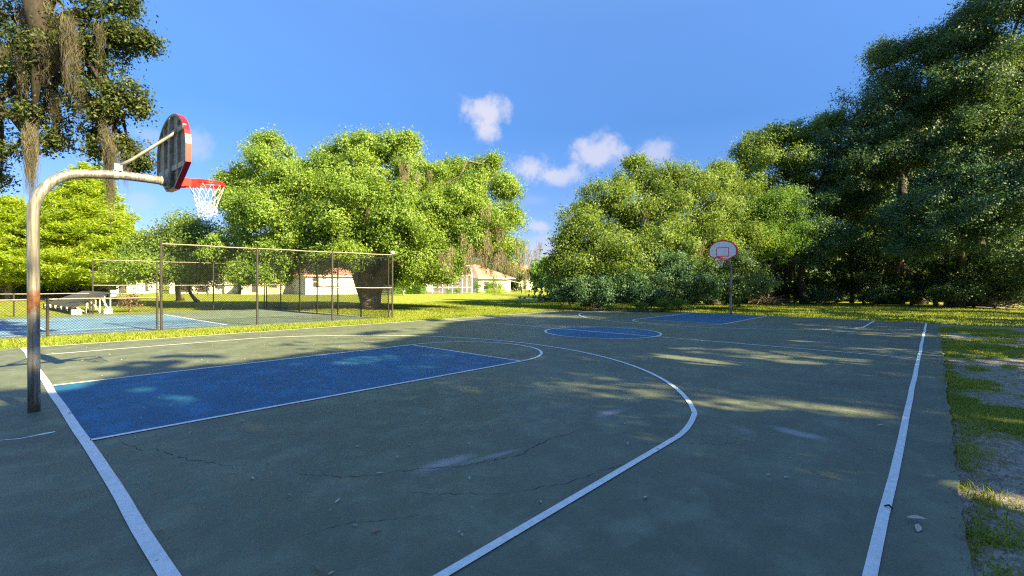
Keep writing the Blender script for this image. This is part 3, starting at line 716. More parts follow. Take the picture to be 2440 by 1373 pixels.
fence('chain_link_fence', 'low back chain-link fence left of the dark panel rack', [(2.85, 30.05), (.33, 30.1), (-2.2, 30.3), (-4.8, 30.5), (-7.4, 30.7)], .98, [(.98, (0, 1, 2, 3))], 'chain-link fences round the tennis court', pitch=.10)

# ------------------------------------------------------------------ panel rack behind the tennis court
e = empty('panel_rack', (2.2, 30.6, 0), 'low tilted rack of dark panels behind the tennis court', 'panel rack'); o = np.array([2.2, 30.6, 0])
A, B, C_, D = np.array([1.75, 38, .26]), np.array([2.25, 30.6, .30]), np.array([3.75, 30.7, 1.02]), np.array([3.5, 38.3, .98])
m = MB(); th_ = np.array([0, 0, -.07]); m.add([q-o for q in (A, B, C_, D)]+[q-o+th_ for q in (A, B, C_, D)], [(0, 1, 2, 3), (7, 6, 5, 4), (0, 4, 5, 1), (1, 5, 6, 2), (2, 6, 7, 3), (3, 7, 4, 0)]); m.build('panel', MAT['panel'], e)
for i in range(5):
    for k in (0, .035):
        q = A+(B-A)*(.1+.19*i+k)-o; MB().box(q[0]-.03, q[1]-.05, q[2]-.16, q[0]-.005, q[1]+.05, q[2]+.01).build('clip', MAT['whitetrim'], e)
m = MB()
for i in range(9):
    q = A+(B-A)*(i/8)-o; q2 = A+(B-A)*(min(8, i+1)/8)-o
    m.tube([(q[0]+.03, q[1], 0), (q[0]+.03, q[1], q[2]-.07)], .03, 6); m.tube([(q[0]+.03, q[1], 0.02), (q2[0]+.03, q2[1], q2[2]-.08)], .018, 5)
m.build('front_lattice', MAT['lattice'], e)
for t in (.35, .7, .97):
    q = B+(C_-B)*t-o
    m = MB(); m.tube([(q[0], q[1]+.04, 0), (q[0], q[1]+.04, q[2]-.07)], .028, 8); m.tube([(q[0], q[1]+.04, .05), (q[0]-.35, q[1]+.04, max(.1, q[2]-.25))], .032, 8); m.build('leg', MAT['whitetrim'], e)
for t in (.2, .5, .8):
    q = C_+(D-C_)*t-o; MB().tube([(q[0]-.02, q[1], 0), (q[0]-.02, q[1], q[2]-.07)], .03, 8).build('leg', MAT['whitetrim'], e)
MB().box(1.50, .0, .80, 1.72, .3, 1.12).build('control_box', MAT['whitetrim'], e)
for (x, y, l) in ((.3, -.55, 'beige concrete block at the low corner of the panel rack'), (1.4, -.75, 'beige concrete block at the high corner of the panel rack')):
    m = MB(); m.box(2.05+x-.16 if x < 1 else 2.05+x-.12, 30.6+y, -.03, 2.05+x+.22, 30.6+y+.3, .22); bo = m.build('concrete_block', MAT['concrete'])
    bv = bo.modifiers.new('b', 'BEVEL'); bv.width = .015; tag(bo, l, 'concrete block', 'concrete blocks at the panel rack')

# ------------------------------------------------------------------ houses
def house(name, label, pa, pb, H, depth, roofH, wall, over=.5, hip=.9, wins=(), porch=None, group='houses behind the park', roofm='roof'):
    a_ = np.array(pa[:2], float); b_ = np.array(pb[:2], float); Lw = np.linalg.norm(b_-a_); u = (b_-a_)/Lw; n = np.array([-u[1], u[0]])
    if np.dot(n, cF[:2]) < 0: n = -n
    e = empty(name, (*a_, 0), label, 'house', group)
    T = lambda q: (u[0]*q[0]+n[0]*q[1], u[1]*q[0]+n[1]*q[1], q[2])
    MB().box(0, 0, -.1, Lw, depth, H, T).build('wall', wall, e)
    m = MB(); r_ = min(depth/2*hip, Lw/2*.9)
    vs = [(-over, -over, H), (Lw+over, -over, H), (Lw+over, depth+over, H), (-over, depth+over, H), (r_, depth/2, H+roofH), (Lw-r_, depth/2, H+roofH)]
    vs += [(-over, -over, H-.12), (Lw+over, -over, H-.12), (Lw+over, depth+over, H-.12), (-over, depth+over, H-.12)]
    m.add([T(v) for v in vs], [(0, 1, 5, 4), (1, 2, 5), (2, 3, 4, 5), (3, 0, 4), (9, 8, 7, 6)]); m.build('roof', MAT[roofm], e)
    m = MB(); m.add([T(v) for v in vs[:4]+vs[6:]], [(0, 4, 5, 1), (1, 5, 6, 2), (2, 6, 7, 3), (3, 7, 4, 0)]); m.build('fascia', MAT['whitetrim'], e)
    for (x0, z0, ww, hh, kind) in wins:
        if kind == 'win':
            m = MB(); f_ = .09
            m.box(x0-f_, -.05, z0-f_, x0, .0-.003, z0+hh+f_, T); m.box(x0+ww, -.05, z0-f_, x0+ww+f_, -.003, z0+hh+f_, T); m.box(x0, -.05, z0-f_, x0+ww, -.003, z0, T); m.box(x0, -.05, z0+hh, x0+ww, -.003, z0+hh+f_, T); m.box(x0, -.045, z0+hh/2-.05, x0+ww, -.003, z0+hh/2+.05, T)
            wo_ = m.build('window', MAT['whitetrim'], e); MB().box(x0, -.02, z0, x0+ww, -.004, z0+hh, T).build('pane', MAT['glass'], wo_)
        elif kind == 'dark': MB().box(x0, -.02, z0, x0+ww, -.004, z0+hh, T).build('sliding_door', MAT['glass'], e)
        elif kind == 'column': MB().box(x0, -.5, 0, x0+ww, -.25, H-.13, T).build('column', MAT['whitetrim'], e)
        elif kind == 'door': MB().box(x0, -.03, 0, x0+ww, -.004, 2.05, T).build('door', MAT['pinkwall'], e)
    return e
g = gnd
ST, CR, PK = MAT['stucco'], MAT['cream'], MAT['pinkwall']
house('house', 'white stucco house with a two-pane window, seen left of the big oak trunk', g(728, 702), g(872, 700), 2.45, 11, 1.9, ST, .35, .9,
      [(.95, .95, .75, 1.35, 'win'), (7.3, .55, 1.0, 1.5, 'win')])
house('house', 'low pale house wing partly hidden under the left oak branches', g(575, 701), g(716, 700.5), 2.0, 8, 1.8, CR, .5, .9,
      [(1.2, .2, .7, 1.5, 'dark'), (3.2, .8, .9, .9, 'win')])
house('house', 'cream house with screened porch posts behind the back fence', g(402, 699), g(566, 699), 2.3, 9, 1.9, CR, .6, .9,
      [(1.0, .15, 1.6, 1.7, 'dark'), (3.4, .15, 1.1, 1.9, 'dark'), (5.5, .6, .9, 1.1, 'win')]+[(k, 0, .14, 0, 'column') for k in (.3, 2.9, 4.9, 6.8, 8.2)])
house('house', 'white and grey house between the dark hedge and the small oak', g(238, 699.5), g(350, 699), 2.9, 9, 2.2, ST, .4, .9,
      [(1.9, 0, .8, 1.9, 'dark'), (4.6, .2, .3, 2.0, 'dark')])
house('house', 'peach house behind the cypress trees at far left', g(-90, 697), g(215, 698), 2.4, 9, 2.2, PK, .5, .9, [(2, .7, 1.2, 1.1, 'win'), (6, .7, 1.2, 1.1, 'win'), (10, 0, 1.8, 2.0, 'dark'), (14, .7, 1.2, 1.1, 'win')])
# house behind the pool cage
house('house', 'peach house with terracotta roof behind the white pool enclosure', g(945, 695), g(1150, 692.5), 3.0, 13, 3.2, CR, .6, .85,
      [(1.0, .2, 1.4, 2.0, 'dark'), (4, .2, 2.2, 2.1, 'dark'), (8, .2, 2.0, 2.1, 'dark'), (12.5, .6, 1.5, 1.2, 'win')])
house('house', 'low terracotta-roofed house with white gable corner right of the pool enclosure', g(1140, 696), g(1216, 695), 2.5, 11, 2.6, ST, .7, .7,
      [(1.2, .5, 1.0, 1.3, 'win')])
house('house', 'farthest house with orange roof seen in the gap between the trees', g(1222, 690.5), g(1306, 689), 3.2, 12, 4.0, CR, .6, .8,
      [(2.0, .6, 1.4, 1.2, 'win'), (5.2, 0, 1.6, 2.1, 'dark')])
# pool enclosure
pc0, pc1 = g(1006, 699), g(1125, 699); u = (pc1-pc0)[:2]; Lw = np.linalg.norm(u); u /= Lw; n = np.array([-u[1], u[0]]); n = n if np.dot(n, cF[:2]) > 0 else -n
e = empty('pool_enclosure', pc0, 'white framed screened pool enclosure with gabled top', 'pool enclosure')
T = lambda q: (u[0]*q[0]+n[0]*q[1], u[1]*q[0]+n[1]*q[1], q[2])
m = MB(); H, HP, D_ = 2.75, 4.3, 5.5; t_ = .05
xs_ = np.linspace(0, Lw, 6)
for x in xs_:
    for y in (0, D_): m.box(x-t_, y-t_, 0, x+t_, y+t_, H, T)
for z in (.9, H-.05):
    m.box(0, -t_*.8, z-.04, Lw, t_*.8, z+.04, T); m.box(-t_*.8, 0, z-.04, t_*.8, D_, z+.04, T); m.box(Lw-t_*.8, 0, z-.04, Lw+t_*.8, D_, z+.04, T)
for x in xs_:
    m.tube([T((x, 0, H)), T((x, D_*.35, HP)), T((x, D_*.75, HP)), T((x, D_, H))], .05, 4)
for y, z in ((D_*.35, HP), (D_*.75, HP), (D_*.17, (H+HP)/2)): m.tube([T((0, y, z)), T((Lw, y, z))], .05, 4)
m.build('frame', MAT['whitetrim'], e)
m = MB()
def grid_screen(m, P00, P10, P01, nx, nz, w_=.012):
    P00, P10, P01 = map(lambda q: np.array(T(q)), (P00, P10, P01))
    for i in range(nx+1):
        a_ = P00+(P10-P00)*i/nx; m.tube([a_, a_+(P01-P00)], w_, 3, False)
    for j in range(nz+1):
        a_ = P00+(P01-P00)*j/nz; m.tube([a_, a_+(P10-P00)], w_, 3, False)
grid_screen(m, (0, 0, 0), (Lw, 0, 0), (0, 0, H), 130, 40); grid_screen(m, (0, 0, H), (Lw, 0, H), (0, D_*.35, HP), 130, 30)
m.build('screen', MAT['screen'], e)
e = empty('awning', g(1188, 696.5), 'white sloping awning beside the terracotta-roofed house', 'awning')
m = MB(); m.add([(0, 0, 2.5), (3.6, -2.2, 1.6), (4.6, -.8, 1.6), (1.2, 1.6, 2.6), (0, 0, 2.46), (3.6, -2.2, 1.56), (4.6, -.8, 1.56), (1.2, 1.6, 2.56)], [(0, 1, 2, 3), (7, 6, 5, 4), (0, 4, 5, 1), (1, 5, 6, 2), (2, 6, 7, 3), (3, 7, 4, 0)]); m.build('canopy', MAT['whitetrim'], e)
for q in ((.1, 0), (3.6, -2.1), (4.5, -.8), (1.2, 1.5)): MB().tube([(*q, 0), (*q, 1.62)], .04, 6).build('pole', MAT['whitetrim'], e)
# patio chairs and table near the awning
def patio_chair(loc, rz, label):
    e = empty('patio_chair', loc, label, 'chair', 'patio chairs by the houses', rz); mm = MAT['darkmetal']
    MB().box(-.25, -.25, .42, .25, .25, .46).build('seat', mm, e); m = MB(); m.box(-.25, .21, .461, .25, .25, 1.0); m.build('backrest', mm, e)
    for x in (-.22, .22):
        for y in (-.22, .22): MB().tube([(x, y, -.03), (x, y, .42)], .02, 6).build('leg', mm, e)
        MB().box(x-.02, -.22, .64, x+.02, .2, .68).build('armrest', mm, e)
patio_chair(g(1226, 698), .6, 'dark patio chair nearest the awning'); patio_chair(g(1240, 698.5), -.8, 'dark patio chair between the awning and the outdoor table')
e = empty('patio_table', g(1254, 699), 'dark outdoor table at the edge of the shaded lawn', 'table')
MB().box(-.8, -.5, .70, .8, .5, .75).build('tabletop', MAT['darkmetal'], e)
for x in (-.72, .72):
    for y in (-.42, .42): MB().box(x-.03, y-.03, -.03, x+.03, y+.03, .70).build('leg', MAT['darkmetal'], e)

# ------------------------------------------------------------------ trees
def V3(px, py, d): return at(px, py, d)
ob = np.array([*g(886, 737)[:2], -.05])
OL = lobes_px([(655, 415, 29, 78), (590, 490, 28.5, 72), (565, 600, 27.5, 66, .9), (645, 520, 27, 88), (725, 450, 28, 85), (745, 590, 26.5, 72), (660, 620, 26.5, 52), (600, 650, 26.5, 36),
    (830, 405, 29, 78), (925, 405, 29, 84), (880, 480, 26.5, 105), (800, 540, 26.5, 85), (960, 560, 26.5, 88), (1010, 455, 29, 72), (1065, 520, 28, 86), (1000, 625, 27, 46), (1060, 620, 27, 44),
    (1155, 460, 29.5, 70), (1178, 555, 28.5, 74), (1200, 610, 28.5, 50), (1130, 610, 28, 54), (830, 610, 25.5, 45, .7), (770, 625, 26, 36, .7), (900, 610, 32, 60), (1090, 430, 31, 50), (560, 430, 29.5, 34), (590, 655, 26, 34, .7), (650, 660, 26, 34, .7), (1010, 655, 26.5, 30, .7), (1065, 650, 26.5, 28, .7), (920, 650, 31, 36), (880, 360, 29, 40), (960, 345, 29, 30), (640, 345, 29.5, 26), (1160, 395, 29.5, 26), (700, 520, 28, 70), (780, 450, 28.5, 60), (850, 540, 27, 70), (1020, 540, 27.5, 70), (1110, 500, 28.5, 62), (920, 500, 27, 76), (690, 580, 27, 60), (1120, 570, 28, 60)])
mpts = [V3(x+rng.normal()*8, y+rng.normal()*12, 26.3+rng.normal()*.9) for x, y in [(1100, 600), (1120, 610), (1140, 590), (1160, 560), (1165, 610), (1185, 620), (1200, 600), (1215, 620), (1225, 640), (1150, 630), (1135, 640), (1170, 640), (1190, 640), (1060, 600), (1075, 640), (1040, 640),
        (965, 400), (975, 415), (960, 420), (880, 500), (825, 500), (1160, 500), (1150, 520), (1170, 530), (1175, 570), (1155, 585), (1205, 655), (1220, 600), (1240, 610), (1090, 640), (1020, 500), (640, 600), (700, 560)]]
tree('live_oak', 'huge spreading live oak with hanging moss, right of the tennis fence', 'trees round the court', OL, ob,
     [V3(838, 612, 28.6), V3(866, 590, 29.2), V3(950, 600, 29.0)], .45, 'oak', 2.7, .24, 78, .125, mosspts=mpts+[q+rng.normal(size=3)*[.8, .8, .35]+[0, 0, .3] for q in mpts[:19]+mpts[26:30] for _ in (0, 1)], mosslen=1.15, mossw=.10, strands=30, msw=.010, sprig=.7, sub=24, shell=.32, cull=.38)
# small oak behind the fence
SO = lobes_px([(430, 560, 33, 50), (480, 565, 33, 48), (385, 585, 33, 42), (450, 610, 32, 60), (360, 600, 32, 30), (510, 600, 33, 45), (400, 640, 31, 50, .6), (330, 620, 31, 32, .7), (470, 650, 31, 45, .6)])
tree('small_oak', 'small grey-green oak between the cypress and the big live oak', 'trees round the court', SO, (*g(430, 715)[:2], -.05), [V3(430, 640, 33)], .22, 'oakwood', 2.0, .4, 50, .16, sprig=.6)
BO = lobes_px([(310, 640, 30, 38, .6), (370, 650, 30, 40, .6), (440, 655, 30, 34, .6), (500, 640, 30, 36, .7), (545, 620, 30, 40, .8)])
tree('young_oak', 'low bright green oak boughs behind the back fence, under the small oak', 'trees round the court', BO, (*g(470, 718)[:2], -.05), [V3(450, 670, 31)], .14, 'oak', 2.4, .36, 50, .15, sprig=.3)
# cypresses: feathery tiers of foliage along drooping boughs
def cypress(label, base, H, rad, tiers, lean=0, seed=0, zlow=1.6, mat='cypress'):
    e = empty('cypress_tree', base, label, 'tree', 'cypress trees behind the tennis court'); m = MB()
    m.tube([(0, 0, -.05), (0, 0, H*.35), (lean*.5, 0, H*.7), (lean, 0, H)], [.28, .2, .1, .02], 10)
    Cs, Ns = [], []
    for i in range(tiers):
        z = zlow+(H-zlow)*(i/tiers)**.92; rr_ = rad*(1-(z/H))**.62*rng.uniform(.65, 1.15)+.35; a_ = rng.uniform(0, 2*PI)
        tip = np.array([math.cos(a_)*rr_, math.sin(a_)*rr_, z+rr_*.12*rng.normal()+.15*rr_]); s = np.array([lean*z/H, 0, z-.25*rr_])
        m.tube([s, (s+tip)/2+[0, 0, .1*rr_], tip], [.05, .03, .01], 4)
        n = int(130*rr_); t = rng.uniform(.15, 1.05, n)**.75; P = s+(tip-s)*t[:, None]; side = np.array([-math.sin(a_), math.cos(a_), 0])
        P = P+side*(rng.normal(size=n)*(.30*rr_*(1.15-t*.75)))[:, None]; P[:, 2] += rng.normal(size=n)*.13+.1*rr_*t*(1-t)*2-np.abs(rng.normal(size=n))*.08
        Cs.append(P); Ns.append(rng.normal(size=(n, 3))*.45+np.array([0, 0, 1.0]))
    C, Nn = np.concatenate(Cs), np.concatenate(Ns)
    npmesh('crown', leaves(C, Nn, .27, .34), quads(len(C)), MAT[mat], e); m.build('trunk', MAT['greybark'], e, True)
cypress('tall bright yellow-green cypress right of the near hoop pole', (*at(205, 690, 41)[:2], -.04), 11.6, 5.0, 300, .3)
cypress('shorter bright cypress close to the left of the small oak', (*at(268, 690, 37)[:2], -.04), 6.8, 3.0, 150, .2)
cypress('feathery cypress at the left edge, behind the low fence', (*at(22, 690, 40)[:2], -.04), 8.6, 4.2, 210, -.2)
cypress('cypress tree filling the gap behind the near hoop pole', (*at(105, 690, 46)[:2], -.04), 9.0, 4.4, 200, .2)

# foreground live oak branches at top left
bt = np.array([-5.6, 16.2, -.05])
NL = lobes_px([(80, 60, 11.5, 115), (215, 45, 11.5, 80), (160, 170, 11.2, 110), (40, 200, 11.5, 90), (250, 130, 11.4, 62), (285, 90, 11.5, 40, .6), (280, 235, 11.2, 62), (225, 290, 11.2, 55), (310, 260, 11.2, 38), (60, 310, 11.2, 80), (130, 260, 11.3, 80),
    (20, 370, 11.2, 46), (115, 340, 11.3, 34), (275, 350, 11.2, 40, .7), (330, 390, 11.2, 18, .6), (215, 372, 11.2, 22, .6), (-60, 120, 12, 140), (-80, 330, 12, 90), (340, 100, 11.3, 20, .8), (-30, 430, 11.5, 30), (60, -60, 11.5, 130), (230, -50, 11.5, 90), (305, 10, 11.5, 26)])
def mp(px, py, n=1, s=7, dd=10.9): return [V3(px+rng.normal()*s, py+rng.normal()*s, dd+rng.normal()*.12) for _ in range(n)]
long_m = mp(165, 45, 5)+mp(180, 90, 5)+mp(150, 60, 4)+mp(185, 150, 4)+mp(110, 20, 6, 14)+mp(60, 130, 3)+mp(120, 130, 4, 10)+mp(250, 290, 4, 6)+mp(255, 320, 4, 5)+mp(262, 370, 5, 5)+mp(75, 300, 5, 4)+mp(72, 330, 5, 3)+mp(60, 40, 5, 16)+mp(195, 210, 4)+mp(45, 160, 3)+mp(240, 70, 2)+mp(300, 385, 2, 3)+mp(130, 230, 3, 8)+mp(90, 60, 6, 14)
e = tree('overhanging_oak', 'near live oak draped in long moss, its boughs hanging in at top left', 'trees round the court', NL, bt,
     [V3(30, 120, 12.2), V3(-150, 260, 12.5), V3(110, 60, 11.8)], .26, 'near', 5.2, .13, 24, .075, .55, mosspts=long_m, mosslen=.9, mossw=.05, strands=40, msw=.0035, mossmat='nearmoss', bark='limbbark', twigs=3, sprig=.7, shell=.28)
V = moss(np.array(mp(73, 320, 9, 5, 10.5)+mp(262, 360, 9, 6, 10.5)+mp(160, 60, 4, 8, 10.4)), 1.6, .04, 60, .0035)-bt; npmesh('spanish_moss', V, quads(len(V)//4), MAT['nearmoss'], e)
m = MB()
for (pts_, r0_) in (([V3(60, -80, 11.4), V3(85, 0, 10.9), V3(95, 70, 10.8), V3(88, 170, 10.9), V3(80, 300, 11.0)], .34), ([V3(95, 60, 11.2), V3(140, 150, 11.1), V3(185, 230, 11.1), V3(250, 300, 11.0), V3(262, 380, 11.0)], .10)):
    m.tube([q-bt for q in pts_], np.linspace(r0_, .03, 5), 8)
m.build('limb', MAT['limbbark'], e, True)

# woods behind the far baseline, left group
def woods(label, L_, base, r0, mat='oakwood', dens=1.15, cr=.5, per=46, leaf=.17, name='oak_tree', **kw):
    lo = lobes_px(L_); b = (*base[:2], -.05); dens *= 1.5; per *= 1.45; kw['sprig'] = kw.get('sprig', .25)+.35; kw.setdefault('shell', .34); kw.setdefault('cull', .36); cr *= .6; leaf *= .84; top = sorted(lo, key=lambda l: -l[0][2])[0][0]
    fk = [np.array([b[0], b[1], 0])+(np.array(top)-[b[0], b[1], 0])*[.35, .35, .5]]
    return tree(name, label, 'trees round the court', lo, b, fk, r0, mat, dens, cr, per, leaf, twigs=2, bark='darkbark', **kw)
woods('rounded live oak at the left end of the woods behind the far court', [(1430, 470, 33, 52), (1380, 520, 32, 48), (1350, 590, 31, 44), (1335, 640, 31, 34), (1410, 560, 31, 66), (1450, 520, 33, 66), (1400, 640, 29.5, 52), (1360, 680, 30, 36), (1460, 600, 30, 62), (1500, 640, 29, 50), (1480, 460, 34, 44)], g(1400, 731), .35, dens=1.25, sprig=.45)
woods('tallest sunlit oak in the middle of the woods behind the far court', [(1550, 430, 36, 56), (1520, 400, 36.5, 26), (1590, 440, 36, 66), (1640, 450, 36, 60), (1540, 510, 34, 80), (1620, 540, 33, 84), (1685, 450, 37, 46), (1580, 600, 31, 70), (1660, 480, 35, 66)], at(1580, 686, 36), .4, dens=1.25, mossL=10, mosslen=1.3, sprig=.45)
woods('oak with sunlit top right of the tallest one, behind the far hoop', [(1730, 440, 38, 46), (1690, 520, 36, 70), (1740, 540, 37, 66), (1700, 600, 34, 80), (1780, 600, 35, 75), (1760, 480, 38, 50), (1640, 620, 32, 60), (1720, 410, 38.5, 26)], at(1700, 686, 36), .4, dens=1.2, sprig=.45)
woods('dark leafy shrub under the woods left of the far hoop', [(1620, 680, 28.3, 48, .8), (1560, 690, 28, 42, .8), (1670, 690, 28.5, 44, .8), (1600, 640, 29.5, 50)], g(1620, 736), .1, 'bluish', 1.6, .4, 46, .15, name='shrub')
woods('dark shrub at the left foot of the woods, over the lawn edge', [(1345, 700, 29, 30, .8), (1390, 700, 28, 38, .8), (1440, 695, 27.6, 40, .8), (1500, 690, 27.6, 46, .85)], g(1420, 734), .1, 'bluish', 1.7, .4, 46, .15, name='shrub')
woods('dark shrub right behind the far hoop pole', [(1730, 690, 29.5, 46, .8), (1790, 680, 31, 52, .8), (1700, 650, 30.5, 44), (1760, 640, 32, 50)], g(1760, 733), .1, 'darkoak', 1.6, .4, 46, .15, name='shrub')
woods('low pale green shrub on the grass at the woods edge', [(1575, 728, 26.8, 22, .5), (1620, 727, 27.0, 20, .5), (1530, 728, 26.8, 18, .5)], g(1575, 739), .04, 'fresh', 5, .16, 30, .07, name='shrub')
# right-hand forest
woods('oak with yellow-green sunlit crown right of the far hoop', [(1830, 340, 42, 50), (1790, 370, 42, 44), (1880, 360, 42, 64), (1935, 330, 42, 52), (1840, 420, 41, 80), (1780, 450, 41, 60), (1930, 420, 41, 70), (1990, 300, 42, 44)], at(1860, 686, 43), .5, 'oakwood', dens=.95, cr=.6, leaf=.2, sprig=.45)
woods('fresh green understorey tree beside the far hoop', [(1810, 520, 37, 58), (1850, 500, 37, 54), (1790, 580, 36, 54), (1840, 590, 36, 60), (1870, 560, 37, 50)], at(1830, 686, 38), .2, 'fresh', dens=1.3, cr=.45, leaf=.15)
woods('dark oak with a forked slim trunk standing at the edge of the right woods', [(1920, 500, 38, 72), (1960, 440, 39, 70), (1900, 560, 37.5, 62), (1970, 570, 37.5, 62), (1930, 600, 37, 50, .7)], g(1920, 724), .32, 'bluish', dens=1.25, cr=.5, leaf=.17)
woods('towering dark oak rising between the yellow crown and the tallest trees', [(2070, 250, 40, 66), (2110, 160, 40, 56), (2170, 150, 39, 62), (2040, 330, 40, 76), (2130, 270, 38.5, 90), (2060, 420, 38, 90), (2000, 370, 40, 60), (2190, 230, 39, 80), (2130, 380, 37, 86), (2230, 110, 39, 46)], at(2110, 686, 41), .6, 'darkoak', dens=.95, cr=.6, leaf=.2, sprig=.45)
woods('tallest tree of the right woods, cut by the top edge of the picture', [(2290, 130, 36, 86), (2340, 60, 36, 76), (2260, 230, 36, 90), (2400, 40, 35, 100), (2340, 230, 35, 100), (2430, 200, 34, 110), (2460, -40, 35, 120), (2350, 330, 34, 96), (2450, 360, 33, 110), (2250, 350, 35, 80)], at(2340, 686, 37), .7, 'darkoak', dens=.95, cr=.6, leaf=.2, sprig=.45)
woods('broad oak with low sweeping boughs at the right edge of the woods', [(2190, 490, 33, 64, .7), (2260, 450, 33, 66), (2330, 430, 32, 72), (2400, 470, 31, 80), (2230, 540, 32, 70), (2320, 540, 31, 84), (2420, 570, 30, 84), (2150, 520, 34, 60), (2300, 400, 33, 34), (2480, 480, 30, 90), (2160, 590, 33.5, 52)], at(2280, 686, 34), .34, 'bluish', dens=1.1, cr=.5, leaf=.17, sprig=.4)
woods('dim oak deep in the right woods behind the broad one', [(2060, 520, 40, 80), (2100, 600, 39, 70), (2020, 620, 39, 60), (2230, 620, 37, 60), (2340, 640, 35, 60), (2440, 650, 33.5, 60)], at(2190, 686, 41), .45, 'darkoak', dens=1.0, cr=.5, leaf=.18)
for i, (q, l) in enumerate((([(1890, 690, 41, 34, .7), (1950, 680, 42, 36, .8), (2000, 690, 41, 34, .7)], 'dark undergrowth shrub beside the slim forked trunk'),
    ([(2060, 680, 39, 42, .8), (2110, 690, 38, 36, .8), (2020, 660, 40, 40)], 'speckled undergrowth shrub in the middle of the right woods'),
    ([(2170, 690, 37, 38, .8), (2230, 680, 36, 42, .8), (2200, 640, 37, 44)], 'undergrowth shrub under the broad oak'),
    ([(2250, 705, 33.5, 30, .7), (2290, 700, 33.5, 34, .7), (2270, 660, 34.5, 40)], 'leafy undergrowth shrub hiding the foot of the broad oak'),
    ([(1960, 705, 38, 28, .7), (2080, 710, 37, 26, .7), (2140, 706, 36, 28, .7)], 'low straggling shrub at the front of the right woods'),
    ([(2320, 695, 34, 44, .8), (2390, 690, 33, 50, .8), (2360, 640, 34, 48), (2460, 690, 32, 52, .8)], 'lit undergrowth shrub at the far right'))):
    woods(l, q, at(q[0][0], 715, q[0][2]), .08, 'darkoak', 1.6, .42, 40, .15, name='shrub')
# a deeper belt of wood behind both groups
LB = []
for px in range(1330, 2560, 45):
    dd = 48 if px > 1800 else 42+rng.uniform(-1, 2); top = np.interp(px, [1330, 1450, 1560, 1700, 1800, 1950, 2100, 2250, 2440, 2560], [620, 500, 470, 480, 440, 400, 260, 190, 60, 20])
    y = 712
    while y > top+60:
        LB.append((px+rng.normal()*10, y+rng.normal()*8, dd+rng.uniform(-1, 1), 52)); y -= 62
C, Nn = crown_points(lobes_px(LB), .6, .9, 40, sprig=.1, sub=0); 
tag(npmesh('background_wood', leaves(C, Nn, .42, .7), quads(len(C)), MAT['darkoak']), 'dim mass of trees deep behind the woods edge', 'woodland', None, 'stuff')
# dry twigs and fallen branches at the woods floor
for (px, d, l) in ((2400, 32.5, 'tangle of pale dry branches on the grass at the far right woods edge'), (1825, 36, 'small pile of dry sticks at the woods foot right of the far hoop')):
    m = MB(); b = at(px, 700, d); b[2] = 0
    for i in range(70):
        a_ = rng.uniform(0, 2*PI); q = rng.normal(size=2)*.5; ln = rng.uniform(.5, 1.6); up = rng.uniform(.0, .7)
        s = np.array([q[0], q[1], rng.uniform(0, .4)]); t_ = s+np.array([math.cos(a_)*ln, math.sin(a_)*ln, up]); m.tube([s, (s+t_)/2+rng.normal(size=3)*.1, t_], [.018, .012, .005], 4)
    bo = m.build('brush_pile', MAT['dry']); bo.location = tuple(b); tag(bo, l, 'branches', 'dry branches at the woods edge')
# fallen / undergrowth trunks inside the woods
for (px, py, d, h, r0, l) in ((2030, 722, 42, 7, .16, 'thin bare trunk left of middle in the right woods'), (2150, 724, 40, 8, .2, 'bare dark trunk in the middle of the right woods'), (2265, 726, 36, 8, .34, 'thick dark trunk under the broad oak'), (2230, 726, 37, 7, .14, 'slim leaning trunk just left of the thick dark trunk'), (1895, 722, 43, 7, .12, 'slim trunk just left of the forked trunk')):
    b = at(px, 700, d); b[2] = 0; m = MB(); lx = rng.normal()*.6; m.tube([(0, 0, -.05), (lx*.3, 0, h*.3), (lx, .2, h*.7), (lx*1.4, .3, h)], [r0*1.2, r0, r0*.7, r0*.3], 9)
    m2 = MB(); Cc = np.array([lx*1.4, .3, h]); C, Nn = crown_points([(b+Cc, np.array([1.6, 1.6, 1.2]))], 1.2, .45, 40, sub=0)
    e = empty('forest_tree', b, l, 'tree', 'trees round the court'); m.build('trunk', MAT['bark'], e, True); npmesh('crown', leaves(C, Nn, .17, .5)-b, quads(len(C)), MAT['darkoak'], e)

